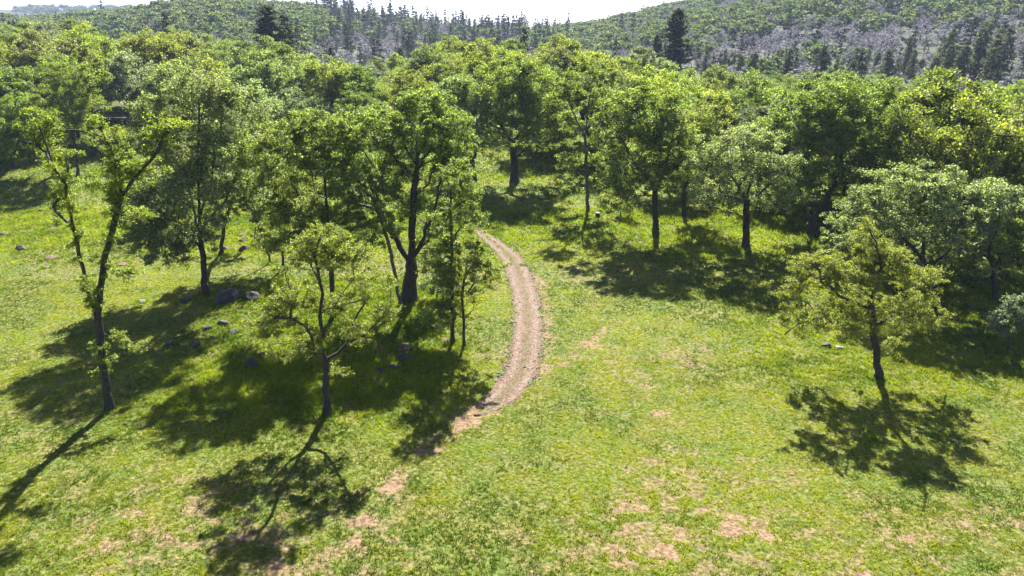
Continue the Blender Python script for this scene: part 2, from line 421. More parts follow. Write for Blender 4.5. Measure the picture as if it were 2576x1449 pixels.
# ------------------------------------------------------------------ grass (stuff): tufts of blades as one mesh
def build_grass():
    rng = np.random.default_rng(4)
    m_, nt, out = mat('grass_blade')
    at = N(nt, 'ShaderNodeAttribute', attribute_name='gcol')
    dif = N(nt, 'ShaderNodeBsdfDiffuse'); nt.links.new(at.outputs[0], dif.inputs[0])
    tr = N(nt, 'ShaderNodeBsdfTranslucent')
    tm = N(nt, 'ShaderNodeMix', data_type='RGBA', blend_type='MULTIPLY'); tm.inputs[0].default_value = 1
    tm.inputs[7].default_value = (1.2, 1.25, 0.6, 1); nt.links.new(at.outputs[0], tm.inputs[6]); nt.links.new(tm.outputs[2], tr.inputs[0])
    mx = N(nt, 'ShaderNodeMixShader'); mx.inputs[0].default_value = 0.5
    nt.links.new(dif.outputs[0], mx.inputs[1]); nt.links.new(tr.outputs[0], mx.inputs[2])
    nt.links.new(mx.outputs[0], out.inputs[0])
    xs = []; ys = []
    for y0, y1, dens in ((17, 30, 95), (30, 45, 70), (45, 62, 42), (62, 90, 18), (90, 150, 6)):
        w0 = y1 * 0.84 + 14
        n = int(2 * w0 * (y1 - y0) * dens)
        x = rng.uniform(-w0, w0, n); y = rng.uniform(y0, y1, n)
        k = np.abs(x) < y * 0.84 + 14
        xs.append(x[k]); ys.append(y[k])
    x = np.concatenate(xs); y = np.concatenate(ys)
    s = soil(x, y)
    d, w = poly_dist(x, y, trk)
    on = d < w * (0.72 + 0.28 * rng.random(len(x)))
    mid = (d < w * 0.25)
    keep = rng.random(len(x)) < np.where(on, np.where(mid, 0.42, 0.07), np.clip(1.15 - 1.35 * s, 0.10, 1))
    # denser clumping at the small scale
    c = vnoise(x / 0.28, y / 0.22, 77)
    keep &= rng.random(len(x)) < np.clip(0.25 + 1.5 * (c - 0.15), 0.12, 1)
    x = x[keep]; y = y[keep]; s = s[keep]; c = c[keep]
    n = len(x)
    # taller under the trees on the left bank and behind
    tall = S((-1 - x) / 6) * S((y - 32) / 8) * (1 - S((y - 58) / 10)) * S((x + 28) / 8) + S((y - 62) / 14) * 0.9 + 0.5 * S((x - 14) / 6) * S((y - 36) / 8)
    tall = np.clip(tall, 0, 1) * (0.5 + vnoise(x / 1.5, y / 1.5, 8))
    h = (0.05 + 0.07 * c + 0.17 * tall) * rng.uniform(0.6, 1.4, n)
    B = 4
    xb = np.repeat(x, B) + rng.normal(0, 0.05, n * B); yb = np.repeat(y, B) + rng.normal(0, 0.05, n * B)
    zb = T(xb, yb) - 0.01
    hb = np.repeat(h, B) * rng.uniform(0.6, 1.2, n * B)
    far = np.repeat(1 + np.clip((y - 40) / 40, 0, 2.0), B)
    wb = (0.022 + 0.012 * rng.random(n * B)) * far
    hb = hb * (1 + 0.25 * (far - 1))
    a = rng.uniform(0, 2 * math.pi, n * B)
    lean = rng.uniform(0.2, 1.3, n * B) * hb; la = rng.uniform(0, 2 * math.pi, n * B)
    ax = np.cos(a) * wb; ay = np.sin(a) * wb
    v0 = np.stack([xb - ax, yb - ay, zb], 1); v1 = np.stack([xb + ax, yb + ay, zb], 1)
    v2 = np.stack([xb + np.cos(la) * lean, yb + np.sin(la) * lean, zb + hb], 1)
    V = np.stack([v0, v1, v2], 1).reshape(-1, 3)
    F = np.arange(len(V)).reshape(-1, 3)
    big = fbm(x / 7.0, y / 7.0, 55, 3); med = fbm(x / 1.6, y / 1.6, 66, 2)
    t = np.clip(0.5 + 2.0 * (big - 0.5) + 1.7 * (med - 0.5) + rng.normal(0, 0.16, n), 0, 1)[:, None]
    dry = np.clip(rng.random(n) < 0.10 + 0.35 * s, 0, 1)[:, None]
    c0 = np.array([0.065, 0.108, 0.008]); c1 = np.array([0.28, 0.305, 0.018]); cd = np.array([0.30, 0.25, 0.10])
    colr = (c0 * (1 - t) + c1 * t) * (1 - dry * 0.65) + cd * dry * 0.65
    lush = np.clip(tall, 0, 1)[:, None]
    colr = colr * (1 - lush * 0.4) + np.array([0.12, 0.20, 0.014]) * lush * 0.4
    cc = np.repeat(np.repeat(colr, B, 0), 3, 0)
    me = mesh_np('grass', V, None, F, False, (m_,))
    at_ = me.attributes.new('gcol', 'FLOAT_COLOR', 'POINT')
    at_.data.foreach_set('color', np.hstack([cc, np.ones((len(cc), 1))]).astype(np.float32).ravel())
    tag(link('grass', me), 'short yellow-green meadow grass growing in uneven tufts between bare soil', 'grass', kind='stuff')
    print('grass tufts', n)
build_grass()

# ------------------------------------------------------------------ loose stones on the track (stuff)
def ico(sub):
    import bmesh
    bm = bmesh.new(); bmesh.ops.create_icosphere(bm, subdivisions=sub, radius=1)
    V = np.array([v.co[:] for v in bm.verts]); F = np.array([[v.index for v in f.verts] for f in bm.faces]); bm.free()
    return V, F
def rock_mat(name, stops):
    m, nt, out = mat(name)
    tc = N(nt, 'ShaderNodeTexCoord')
    nz = N(nt, 'ShaderNodeTexNoise'); nz.inputs['Scale'].default_value = 2.6; nz.inputs['Detail'].default_value = 9; nz.inputs['Roughness'].default_value = 0.65
    nt.links.new(tc.outputs['Object'], nz.inputs[0])
    rp = ramp(nt, nz.outputs[0], stops)
    bs = N(nt, 'ShaderNodeBsdfPrincipled'); bs.inputs['Roughness'].default_value = 0.85
    nt.links.new(rp.outputs[0], bs.inputs['Base Color'])
    bp = N(nt, 'ShaderNodeBump'); bp.inputs['Strength'].default_value = 0.8; bp.inputs['Distance'].default_value = 0.1
    nt.links.new(nz.outputs[0], bp.inputs['Height']); nt.links.new(bp.outputs[0], bs.inputs['Normal'])
    nt.links.new(bs.outputs[0], out.inputs[0])
    return m
M_rock = rock_mat('basalt', [(0.3, (0.02, 0.018, 0.017)), (0.55, (0.035, 0.03, 0.028)), (0.68, (0.08, 0.075, 0.072)), (0.78, (0.18, 0.175, 0.17))])
M_redrock = rock_mat('rusty_basalt', [(0.3, (0.03, 0.018, 0.014)), (0.5, (0.06, 0.027, 0.019)), (0.66, (0.13, 0.06, 0.04)), (0.78, (0.19, 0.15, 0.135))])
M_greyrock = rock_mat('lichened_rock', [(0.3, (0.03, 0.028, 0.027)), (0.5, (0.11, 0.107, 0.105)), (0.7, (0.24, 0.235, 0.23))])
M_pebble = rock_mat('pale_pebble', [(0.3, (0.12, 0.095, 0.08)), (0.5, (0.23, 0.20, 0.18)), (0.7, (0.36, 0.335, 0.31))])
def build_pebbles():
    rng = np.random.default_rng(9)
    V0, F0 = ico(1)
    n = 1900
    i = rng.integers(12, len(trk) - 44, n)
    u = np.where(rng.random(n) < 0.7, rng.choice([-1, 1], n) * rng.normal(0.92, 0.13, n), rng.uniform(-1, 1, n))
    P = trk[i]; D = trk[i + 1] - trk[i]; L = np.hypot(D[:, 0], D[:, 1]); nx = -D[:, 1] / L; ny = D[:, 0] / L
    t = rng.random(n)
    x = P[:, 0] + D[:, 0] * t + nx * u * P[:, 2]; y = P[:, 1] + D[:, 1] * t + ny * u * P[:, 2]
    z = T(x, y) + 0.05
    sc = 0.022 * np.exp(rng.normal(0, 0.5, n))
    Vs = V0[None] * (sc[:, None, None] * rng.uniform(0.6, 1.4, (n, 1, 3))) * (1 + 0.25 * rng.uniform(-1, 1, (n, len(V0), 1)))
    V = (Vs + np.stack([x, y, z], 1)[:, None]).reshape(-1, 3)
    F = (F0[None] + (np.arange(n) * len(V0))[:, None, None]).reshape(-1, 3)
    tag(link('gravel', mesh_np('gravel', V, None, F, False, (M_pebble,))), 'loose pale stones lying along the edges of the dirt track', 'gravel', kind='stuff')
build_pebbles()

# ------------------------------------------------------------------ tree builder
class Tree:
    def __init__(self, seed):
        self.rng = np.random.default_rng(seed)
        self.pos = []; self.par = []; self.plen = []; self.boost = []
    def add(self, p, par):
        self.pos.append(np.asarray(p, float)); self.par.append(par)
        self.plen.append(0 if par < 0 else self.plen[par] + np.linalg.norm(self.pos[-1] - self.pos[par]))
        return len(self.pos) - 1
    def limb(self, pts, start=None, step=0.55, wob=0.05):
        """polyline through pts (the first joins the closest node unless the tree is empty)."""
        pts = [np.asarray(p, float) for p in pts]
        if not self.pos:
            cur = self.add(pts[0], -1)
        else:
            A = np.array(self.pos); cur = int(np.argmin(((A - pts[0]) ** 2).sum(1)))
        for i in range(1, len(pts)):
            a = self.pos[cur].copy(); b = pts[i]; L = np.linalg.norm(b - a); k = max(1, int(L / step))
            for j in range(1, k + 1):
                q = a + (b - a) * j / k + (self.rng.normal(0, wob, 3) if j < k else 0)
                cur = self.add(q, cur)
        self.boost.append(cur)
        return cur
    def grow(self, C, step=0.7, up=0.25, kpath=0.22):
        rng = self.rng
        A = np.array(self.pos)
        d0 = np.sqrt(((C[:, None] - A[None]) ** 2).sum(2)).min(1)
        tips = []
        for i in np.argsort(d0):
            p = C[i]
            A = np.array(self.pos); PL = np.array(self.plen)
            dv = p - A; d = np.sqrt((dv ** 2).sum(1))
            cost = d + kpath * PL + np.where(dv[:, 2] < 0, -dv[:, 2] * 0.8, 0)
            cost[: self.nofork] += 50
            j = int(np.argmin(cost)); a = A[j]; L = d[j]
            if L < 0.15: tips.append(j); continue
            k = max(1, int(L / step)); cur = j
            mid = (a + p) / 2 + np.array([0, 0, up * L * rng.uniform(-0.6, 1.0)]) + rng.normal(0, 0.09 * L, 3)
            for s in range(1, k + 1):
                t = s / k
                q = (1 - t) ** 2 * a + 2 * t * (1 - t) * mid + t * t * p
                if s < k: q = q + rng.normal(0, 0.03 * step * 2, 3)
                cur = self.add(q, cur)
            tips.append(cur)
        self.tips = tips
    nofork = 2
    boostw = 0
    def mesh_wood(self, r0, tip=0.014, sides=6, expo=2.35, mats=None, flare=1.5, name='trunk'):
        n = len(self.pos); P = np.array(self.pos); par = np.array(self.par)
        w = np.zeros(n); has = np.zeros(n, bool)
        ch = [[] for _ in range(n)]
        for i in range(1, n): ch[par[i]].append(i)
        nb = self.boostw if self.boostw else 0
        for i in range(n - 1, -1, -1):
            w[i] = (sum(w[c] for c in ch[i]) if ch[i] else 1.0) + (nb if i in self.boost else 0)
        rad = tip * w ** (1 / expo)
        k = r0 / rad[0]
        # blend: scale the thick end, keep tips thin
        rad = rad * (1 + (k - 1) * (w / w[0]) ** 0.25)
        rad = np.maximum(rad, tip * 0.8)
        z0 = P[0, 2]
        rad = rad * (1 + (flare - 1) * np.exp(-np.clip(P[:, 2] - z0, 0, None) / (r0 * 2.2)) * (w / w[0] > 0.6))
        main = np.zeros(n, bool)
        for i in range(n):
            if ch[i]: main[max(ch[i], key=lambda c: w[c])] = True
        c = np.arange(1, n); p = par[c]
        D = P[c] - P[p]; D /= np.linalg.norm(D, axis=1)[:, None] + 1e-9
        dirn = np.zeros((n, 3)); dirn[c] = D; dirn[0] = (0, 0, 1)
        bot_dir = np.where(main[c][:, None], dirn[p], D)
        bot_r = np.where(main[c], rad[p], np.minimum(rad[p] * 0.9, rad[c] * 1.15))
        def ring(cen, d, r):
            ref = np.where(np.abs(d[:, 1:2]) > 0.9, np.array([[1.0, 0, 0]]), np.array([[0, 1.0, 0]]))
            u = np.cross(ref, d); u /= np.linalg.norm(u, axis=1)[:, None]; v = np.cross(d, u)
            a = np.arange(sides) * 2 * math.pi / sides
            return cen[:, None] + r[:, None, None] * (np.cos(a)[None, :, None] * u[:, None] + np.sin(a)[None, :, None] * v[:, None])
        B = ring(P[p], bot_dir, bot_r); Tt = ring(P[c], D, rad[c])
        V = np.concatenate([B, Tt], 1).reshape(-1, 3)
        m = len(c); base = np.arange(m)[:, None] * 2 * sides
        k = np.arange(sides)[None]; kn = (k + 1) % sides
        F = np.stack([base + k, base + kn, base + sides + kn, base + sides + k], -1).reshape(-1, 4)
        return V, F
    def mesh_leaves(self, C, cr, nsub, nleaf, leaf, flat=0.6, upb=0.5):
        rng = self.rng
        m = len(C)
        cr = np.broadcast_to(cr, (m,))
        sub = rng.normal(0, 0.5, (m, nsub, 3)); sub[..., 2] *= flat
        sub = C[:, None] + sub * cr[:, None, None]
        lf = rng.normal(0, 1, (m, nsub, nleaf, 3)); lf[..., 2] *= 0.7
        lf = sub[:, :, None] + lf * (cr * 0.24)[:, None, None, None]
        lf = lf.reshape(-1, 3); k = len(lf)
        nr = rng.normal(0, 1, (k, 3)); nr[:, 2] = np.abs(nr[:, 2]) + upb
        nr /= np.linalg.norm(nr, axis=1)[:, None]
        a = rng.normal(0, 1, (k, 3)); a -= nr * (a * nr).sum(1)[:, None]; a /= np.linalg.norm(a, axis=1)[:, None]
        b = np.cross(nr, a)
        s = leaf * rng.uniform(0.55, 1.3, k)[:, None]
        V = np.stack([lf - a * s * 0.55, lf + b * s * 0.36 + nr * s * .1, lf + a * s * 0.55, lf - b * s * 0.36 + nr * s * .1], 1).reshape(-1, 3)
        F = np.arange(len(V)).reshape(-1, 4)
        return V, F

def lobe_points(rng, lobes, dens, shell=0.5, gap=0.0):
    """lobes: (centre, (rx,ry,rz)); clump centres mostly near each lobe's surface."""
    out = []
    for c, r in lobes:
        n = max(3, int(dens * (r[0] * r[1] * r[2]) ** (2 / 3)))
        v = rng.normal(0, 1, (n, 3)); v /= np.linalg.norm(v, axis=1)[:, None]
        v[:, 2] = np.where((v[:, 2] < -0.3) & (rng.random(n) < 0.5), -v[:, 2], v[:, 2])
        q = (shell + (1 - shell) * rng.random(n) ** 0.6)[:, None]
        out.append(np.asarray(c) + v * q * np.asarray(r))
    return np.concatenate(out)

ROOTS = {}
def plant(name, V, F, VL, FL, loc, label, cat, leafm, barkm, tint=(1, 1, 1), group=None):
    root = bpy.data.objects.new(name, None); COL.objects.link(root)
    root.empty_display_size = 0.5; root.location = loc
    t = link('trunk', mesh_np('trunk', V, F, None, True, (barkm,)), root)
    c = link('crown', mesh_np('crown', VL, FL, None, False, (leafm,)), root)
    c.color = (*tint, 1)
    tag(root, label, cat, group)
    return root

def oak_px(name, base, limbs, lobes, label, seed, leafm=None, barkm=None, r0=0.22, leaf=0.17, dens=26, nsub=7, nleaf=20, cr=0.62, tint=(1, 1, 1),
           depth=0.85, fat=1.1, lai=7.5, shell=0.4, cat='tree', stem_tufts=None, up=0.25):
    """a tree read off the photograph: base on the ground, limbs and crown lobes at the base's distance, each lobe as deep as it is wide."""
    leaf = leaf * 0.82; nleaf = int(nleaf * 1.7)
    leafm = leafm or M_oak; barkm = barkm or M_bark
    g = ground_at(*base); rng = np.random.default_rng(seed)
    dep = g[1] * cp - (g[2] - CAM_H) * sp_; k = dep / FPX
    def P(px, py, dd=0.0):
        d = ray(px, py); t = (g[1] + dd) / d[1]
        return np.array([d[0] * t, g[1] + dd, CAM_H + d[2] * t]) - g
    tr = Tree(seed)
    first = True
    for L in limbs:
        dd = 0.0; pts = []; drift = 0 if first else rng.uniform(-0.25, 0.25)
        acc = 0
        for i, q in enumerate(L):
            p = P(q[0], q[1], acc); pts.append(p)
            if i + 1 < len(L): acc += drift * math.hypot(L[i + 1][0] - q[0], L[i + 1][1] - q[1]) * k * 1.5
        if first: pts[0] = np.array([0, 0, -0.15])
        elif not first:
            pass
        tr.limb(pts); first = False
    lb = []
    for (px, py, rx, ry) in lobes:
        ddp = rng.uniform(-1, 1) * rx * k * 0.7
        lb.append((P(px, py, ddp), (rx * k * fat, max(rx, ry) * k * depth * fat, ry * k * fat * 1.04)))
    cr = cr * 0.85; C = lobe_points(rng, lb, dens * 0.8, shell)
    C = C + rng.normal(0, 0.13, C.shape) * np.mean([max(l[1]) for l in lb])
    C = C[C[:, 2] > 0.5]
    tr.nofork = 3
    tr.grow(C, up=up)
    tr.boostw = len(C) * 0.025
    V, F = tr.mesh_wood(r0, flare=1.75)
    C = C[rng.random(len(C)) < 0.86]
    crs = cr * rng.uniform(0.5, 1.3, len(C))
    area = sum(math.pi * l[1][0] * l[1][2] for l in lb) * 0.6
    tot = lai * area / (0.4 * leaf * leaf)
    nleaf = int(np.clip(round(tot / len(C) / nsub), 3, nleaf))
    while nleaf <= 4 and nsub > 4:
        nsub -= 1; nleaf = int(np.clip(round(tot / len(C) / nsub), 3, 30))
    print(label[:40], 'clumps', len(C), 'leaves', len(C) * nsub * nleaf)
    if stem_tufts:
        A = np.array(tr.pos); z = A[:, 2]; m = (z > stem_tufts[0]) & (z < stem_tufts[1]) & (np.arange(len(A)) < stem_tufts[2])
        ex = A[m][rng.random(m.sum()) < 0.8]; ex = np.repeat(ex, 3, 0); ex = ex + rng.normal(0, 0.24, ex.shape)
        C = np.concatenate([C, ex]); crs = np.concatenate([crs, np.full(len(ex), 0.34)])
    VL, FL = tr.mesh_leaves(C, crs, nsub, nleaf, leaf)
    return plant(name, V, F, VL, FL, g, label, cat, leafm, barkm, tint)

# ------------------------------------------------------------------ the trees round the meadow, one by one
trunk_nodes = 90
oak_px('oak_tree', (275, 1030),
       [[(275, 1030), (262, 940), (252, 860), (245, 790)], [(245, 790), (215, 700), (198, 640), (180, 550), (166, 465), (136, 424), (118, 370), (100, 320)],
        [(246, 785), (257, 700), (262, 650), (286, 568), (305, 490)], [(305, 490), (300, 435), (291, 405), (272, 360), (250, 320)],
        [(305, 490), (333, 454), (361, 421), (389, 390), (403, 360), (412, 335)], [(275, 690), (300, 680), (335, 688)], [(262, 850), (290, 852), (340, 872)]],
       [(118, 345, 45, 42), (90, 300, 35, 35), (150, 400, 45, 38), (165, 470, 38, 35), (150, 520, 30, 30), (285, 375, 34, 42), (252, 325, 30, 32), (320, 430, 40, 32),
        (390, 350, 42, 40), (420, 320, 32, 30), (355, 545, 50, 20), (255, 470, 35, 32), (300, 500, 28, 30), (375, 420, 30, 26)],
       'tall oak forking into a V, leafy shoots along both bare stems, nearest on the left', 11, M_lime, r0=0.24, leaf=0.12, dens=24, cr=0.5, nleaf=18, stem_tufts=(2.2, 16, 75), shell=0.2, fat=0.88, lai=6.5)
oak_px('oak_tree', (822, 1040),
       [[(822, 1040), (820, 960), (818, 905)], [(818, 905), (812, 860), (805, 800), (812, 740), (800, 680), (790, 640), (805, 600)], [(818, 905), (850, 888), (875, 862), (887, 815), (920, 760)],
        [(818, 905), (790, 870), (768, 820), (730, 800), (690, 800)], [(875, 862), (920, 840), (960, 800)]],
       [(690, 812, 75, 26), (640, 826, 38, 20), (745, 740, 62, 34), (700, 770, 40, 24), (835, 770, 50, 30), (925, 715, 62, 32), (965, 790, 45, 22), (905, 830, 45, 24), (715, 885, 45, 18),
        (850, 650, 60, 32), (790, 860, 45, 26), (760, 665, 50, 30), (880, 770, 40, 24), (850, 940, 18, 14), (810, 600, 48, 26), (765, 625, 40, 24), (872, 615, 42, 26)],
       'small spreading oak with flat light green tiers, standing alone before the rocks', 12, M_lime, r0=0.2, leaf=0.125, dens=24, cr=0.5, nleaf=18, tint=(0.9, 0.95, 0.9), depth=0.95, fat=1.0)
oak_px('oak_tree', (2208, 950),
       [[(2208, 950), (2206, 900), (2198, 850), (2196, 820)], [(2196, 820), (2200, 780), (2190, 745), (2160, 722)], [(2200, 825), (2240, 800), (2272, 762), (2290, 710)],
        [(2196, 830), (2150, 800), (2080, 790), (2010, 815), (1975, 840)], [(2195, 790), (2110, 745), (2065, 700), (2050, 660)], [(2196, 760), (2215, 680), (2205, 610), (2185, 575)],
        [(2240, 800), (2310, 790), (2345, 830)]],
       [(2055, 680, 66, 40), (2000, 735, 45, 40), (2020, 800, 58, 30), (2120, 750, 70, 36), (2160, 690, 66, 40), (2185, 605, 34, 40), (2240, 675, 55, 42), (2305, 715, 55, 40), (2325, 790, 46, 38),
        (2260, 780, 55, 42), (2180, 810, 60, 36), (2100, 815, 60, 26), (2232, 872, 26, 24), (2210, 640, 50, 34)],
       'round yellow-green oak standing alone on the right of the meadow over its own shadow', 13, M_lime, r0=0.24, leaf=0.12, dens=25, cr=0.5, nleaf=17, tint=(0.98, 0.92, 0.8))
oak_px('oak_tree', (518, 740),
       [[(518, 740), (513, 680), (506, 610), (502, 560)], [(505, 600), (480, 490), (445, 410), (420, 330)], [(502, 560), (498, 450), (500, 350), (500, 260)], [(503, 560), (530, 450), (545, 380), (560, 290)],
        [(508, 620), (450, 560), (380, 540)], [(505, 580), (570, 500), (600, 420)]],
       [(500, 250, 80, 50), (420, 300, 70, 55), (590, 290, 62, 55), (430, 395, 80, 55), (555, 395, 75, 55), (370, 490, 70, 50), (490, 480, 75, 50), (400, 580, 85, 40), (590, 475, 60, 45),
        (480, 610, 62, 36), (340, 610, 52, 34), (545, 560, 35, 30), (400, 510, 80, 45), (350, 545, 55, 38), (420, 630, 60, 28)],
       'tall broad oak with small glossy leaves and a dark underside, left of the double boulder', 14, M_silver, r0=0.27, leaf=0.18, dens=13, cr=0.85, nleaf=26, nsub=8, lai=10)
oak_px('oak_tree', (1030, 755),
       [[(1030, 755), (1032, 700), (1035, 655)], [(1033, 672), (990, 590), (955, 530), (932, 460), (925, 400)], [(955, 530), (900, 515), (868, 498)], [(1035, 655), (1037, 560), (1040, 480), (1050, 400)],
        [(1040, 660), (1060, 610), (1085, 550), (1100, 500), (1110, 440)], [(1060, 610), (1080, 605)]],
       [(930, 340, 80, 55), (875, 420, 55, 40), (960, 440, 62, 40), (1040, 330, 80, 50), (1125, 340, 65, 55), (1140, 420, 55, 42), (1060, 430, 72, 42), (1005, 510, 52, 26), (1090, 520, 50, 24),
        (1160, 490, 40, 30), (1060, 275, 60, 36), (1110, 650, 40, 30), (975, 560, 45, 26), (1085, 590, 40, 22), (880, 540, 50, 30), (910, 600, 40, 20)],
       'large oak with a thick black trunk splitting into three limbs, left of the dirt track', 15, M_oak, r0=0.52, leaf=0.18, dens=15, cr=0.75, nleaf=24, tint=(0.95, 1, 1.1), lai=10)
oak_px('oak_tree', (840, 800),
       [[(840, 800), (834, 700), (827, 600), (820, 500), (815, 430)], [(830, 640), (790, 560), (740, 470)], [(826, 580), (870, 540), (890, 500)]],
       [(740, 375, 80, 52), (695, 460, 60, 45), (800, 335, 60, 45), (830, 430, 62, 42), (765, 500, 70, 38), (880, 560, 55, 34), (800, 600, 60, 30), (700, 560, 48, 40), (640, 400, 45, 45), (860, 645, 55, 30), (770, 560, 60, 40), (690, 620, 40, 24)],
       'straight trunked oak rising behind the small flat-tiered oak', 16, M_oak, r0=0.2, leaf=0.165, dens=16, cr=0.7, nleaf=24, tint=(0.9, 0.95, 1), lai=10)
oak_px('oak_tree', (1008, 768), [[(1008, 768), (996, 700), (985, 640), (970, 590), (955, 545), (930, 480)]],
       [(900, 440, 55, 32), (880, 485, 52, 30), (955, 500, 42, 22), (870, 385, 45, 35)],
       'thin pale stem leaning left across the foot of the thick black trunk', 17, M_oak, M_palebark, r0=0.15, leaf=0.16, dens=16, cr=0.6, nleaf=20)
oak_px('oak_tree', (1140, 862), [[(1140, 862), (1138, 780), (1137, 700), (1135, 560), (1132, 470)], [(1137, 690), (1110, 660)], [(1136, 600), (1170, 560)], [(1138, 780), (1105, 770)]],
       [(1128, 700, 26, 48), (1118, 620, 30, 30), (1165, 540, 42, 36), (1180, 480, 34, 32), (1150, 440, 42, 32), (1098, 800, 32, 22), (1128, 790, 18, 42), (1110, 560, 30, 24), (1195, 560, 22, 24)],
       'slender straight oak with an almost bare pole of a trunk beside the dirt track', 18, M_oak, r0=0.15, leaf=0.14, dens=22, cr=0.5, nleaf=18, stem_tufts=(2, 9, 26))
oak_px('oak_tree', (1168, 872), [[(1168, 872), (1166, 800), (1162, 750), (1168, 700), (1175, 655)], [(1165, 745), (1195, 710), (1230, 695)], [(1164, 790), (1190, 780)]],
       [(1180, 640, 38, 26), (1220, 688, 46, 28), (1150, 700, 40, 26), (1192, 740, 36, 22), (1150, 770, 26, 22), (1245, 700, 22, 24), (1190, 665, 40, 24)],
       'short crooked young oak with a bright flat crown beside the dirt track', 19, M_lime, r0=0.11, leaf=0.125, dens=26, cr=0.42, nleaf=17)
oak_px('oak_tree', (712, 675), [[(712, 675), (711, 620), (702, 560)]], [(690, 600, 42, 28), (672, 545, 42, 30), (725, 560, 30, 26)],
       'low dark oak on a short stem between the rusty rocks and the flat-tiered oak', 20, M_oak, r0=0.12, leaf=0.16, dens=18, cr=0.55)
oak_px('sapling', (680, 662), [[(680, 662), (667, 612), (648, 562), (632, 525)]], [(640, 500, 34, 26), (615, 520, 22, 14)],
       'thin bent sapling leaning left above the rusty rocks', 21, M_oak, r0=0.09, leaf=0.16, dens=14, cr=0.5)
oak_px('sapling', (642, 606), [[(642, 606), (641, 560), (636, 500)]], [(622, 470, 40, 24)], 'thin upright sapling just behind the rusty rocks', 22, M_silver, r0=0.07, leaf=0.16, dens=14, cr=0.5)
oak_px('oak_tree', (555, 640), [[(555, 640), (562, 570), (585, 500), (620, 430), (640, 370)]],
       [(620, 325, 66, 55), (675, 385, 56, 52), (612, 420, 56, 44), (650, 470, 46, 34), (585, 370, 46, 44), (640, 260, 45, 36)],
       'oak with silvery sparkling leaves leaning right beside the rusty rocks', 23, M_silver, r0=0.2, leaf=0.2, dens=10, cr=0.85, nleaf=26, tint=(1.3, 1.3, 1.5))
oak_px('oak_tree', (2535, 886), [[(2535, 886), (2537, 850), (2538, 800)]], [(2535, 800, 42, 36), (2560, 770, 30, 26), (2515, 820, 28, 22)],
       'small grey-green round tree on a thin stem at the right edge of the meadow', 24, M_silver, r0=0.08, leaf=0.12, dens=34, cr=0.4, tint=(0.9, 0.9, 1.4))
oak_px('oak_tree', (2355, 750), [[(2355, 750), (2345, 700), (2320, 650)], [(2320, 650), (2260, 580), (2200, 550)], [(2320, 650), (2330, 560), (2320, 480)], [(2330, 670), (2400, 620)]],
       [(2260, 485, 95, 45), (2180, 535, 66, 36), (2330, 560, 95, 62), (2245, 600, 80, 48), (2400, 600, 55, 55), (2120, 575, 46, 28), (2330, 465, 70, 38), (2160, 620, 60, 32), (2290, 660, 60, 28), (2400, 520, 50, 44)],
       'broad domed oak directly behind the lone yellow-green one on the right', 25, M_silver, r0=0.3, leaf=0.18, dens=15, cr=0.72, nleaf=24, tint=(1.15, 1.15, 1.1), lai=10)
oak_px('oak_tree', (2505, 755), [[(2505, 755), (2500, 700), (2490, 620)], [(2500, 690), (2540, 600)]],
       [(2490, 515, 62, 45), (2450, 580, 50, 48), (2545, 555, 55, 48), (2500, 640, 52, 36), (2440, 500, 40, 36)],
       'oak with whitish leaves between the broad domed oak and the right edge', 26, M_silver, r0=0.24, leaf=0.19, dens=14, cr=0.75, nleaf=24, tint=(1.5, 1.4, 1.8), lai=10)
oak_px('oak_tree', (2650, 800), [[(2650, 800), (2648, 720), (2630, 640)], [(2645, 740), (2580, 680)]], [(2590, 650, 60, 36), (2650, 590, 70, 45), (2560, 625, 42, 28), (2600, 560, 50, 36)],
       'bright lime oak reaching in from the right edge with a low bare bough', 27, M_lime, r0=0.25, leaf=0.16, dens=18, cr=0.6)
oak_px('oak_tree', (1878, 625), [[(1878, 625), (1877, 560), (1876, 500)], [(1876, 500), (1840, 440), (1810, 410)], [(1876, 500), (1900, 430), (1910, 370)], [(1877, 510), (1950, 450)]],
       [(1800, 430, 68, 40), (1870, 375, 78, 46), (1940, 430, 60, 40), (1830, 505, 60, 32), (1935, 500, 58, 30), (1775, 495, 42, 32), (1880, 450, 60, 40)],
       'rounded grey-green oak whose trunk stands clear at the shaded edge of the meadow', 28, M_silver, r0=0.36, leaf=0.22, dens=11, cr=0.85, nleaf=26, tint=(1.3, 1.25, 1.35), lai=10)
oak_px('oak_tree', (1650, 592), [[(1650, 592), (1649, 530), (1647, 470)], [(1647, 480), (1610, 430), (1580, 380)], [(1648, 480), (1672, 430), (1692, 340)], [(1648, 500), (1600, 490), (1560, 500)]],
       [(1600, 370, 70, 55), (1685, 350, 60, 55), (1590, 455, 60, 36), (1650, 275, 70, 45), (1705, 430, 52, 45), (1560, 500, 42, 28), (1560, 300, 50, 45), (1650, 400, 55, 45)],
       'tall oak with low drooping boughs and a long trunk shadow, right of the stump', 29, M_oak, r0=0.33, leaf=0.23, dens=10, cr=0.9, nleaf=26, tint=(0.95, 1, 1.1), lai=10)
oak_px('oak_tree', (1478, 532), [[(1478, 532), (1477, 440), (1472, 350), (1478, 280), (1492, 200)], [(1472, 350), (1440, 280), (1425, 230)], [(1475, 330), (1510, 260)]],
       [(1438, 420, 36, 28), (1502, 430, 30, 34), (1445, 320, 42, 32), (1510, 265, 40, 40), (1425, 240, 40, 36), (1485, 185, 50, 30), (1520, 350, 32, 36), (1440, 470, 30, 22)],
       'tall sparse oak with a pale bare trunk beside the tree stump', 30, M_oak, M_palebark, r0=0.22, leaf=0.2, dens=8, cr=0.75, nleaf=20, shell=0.2)
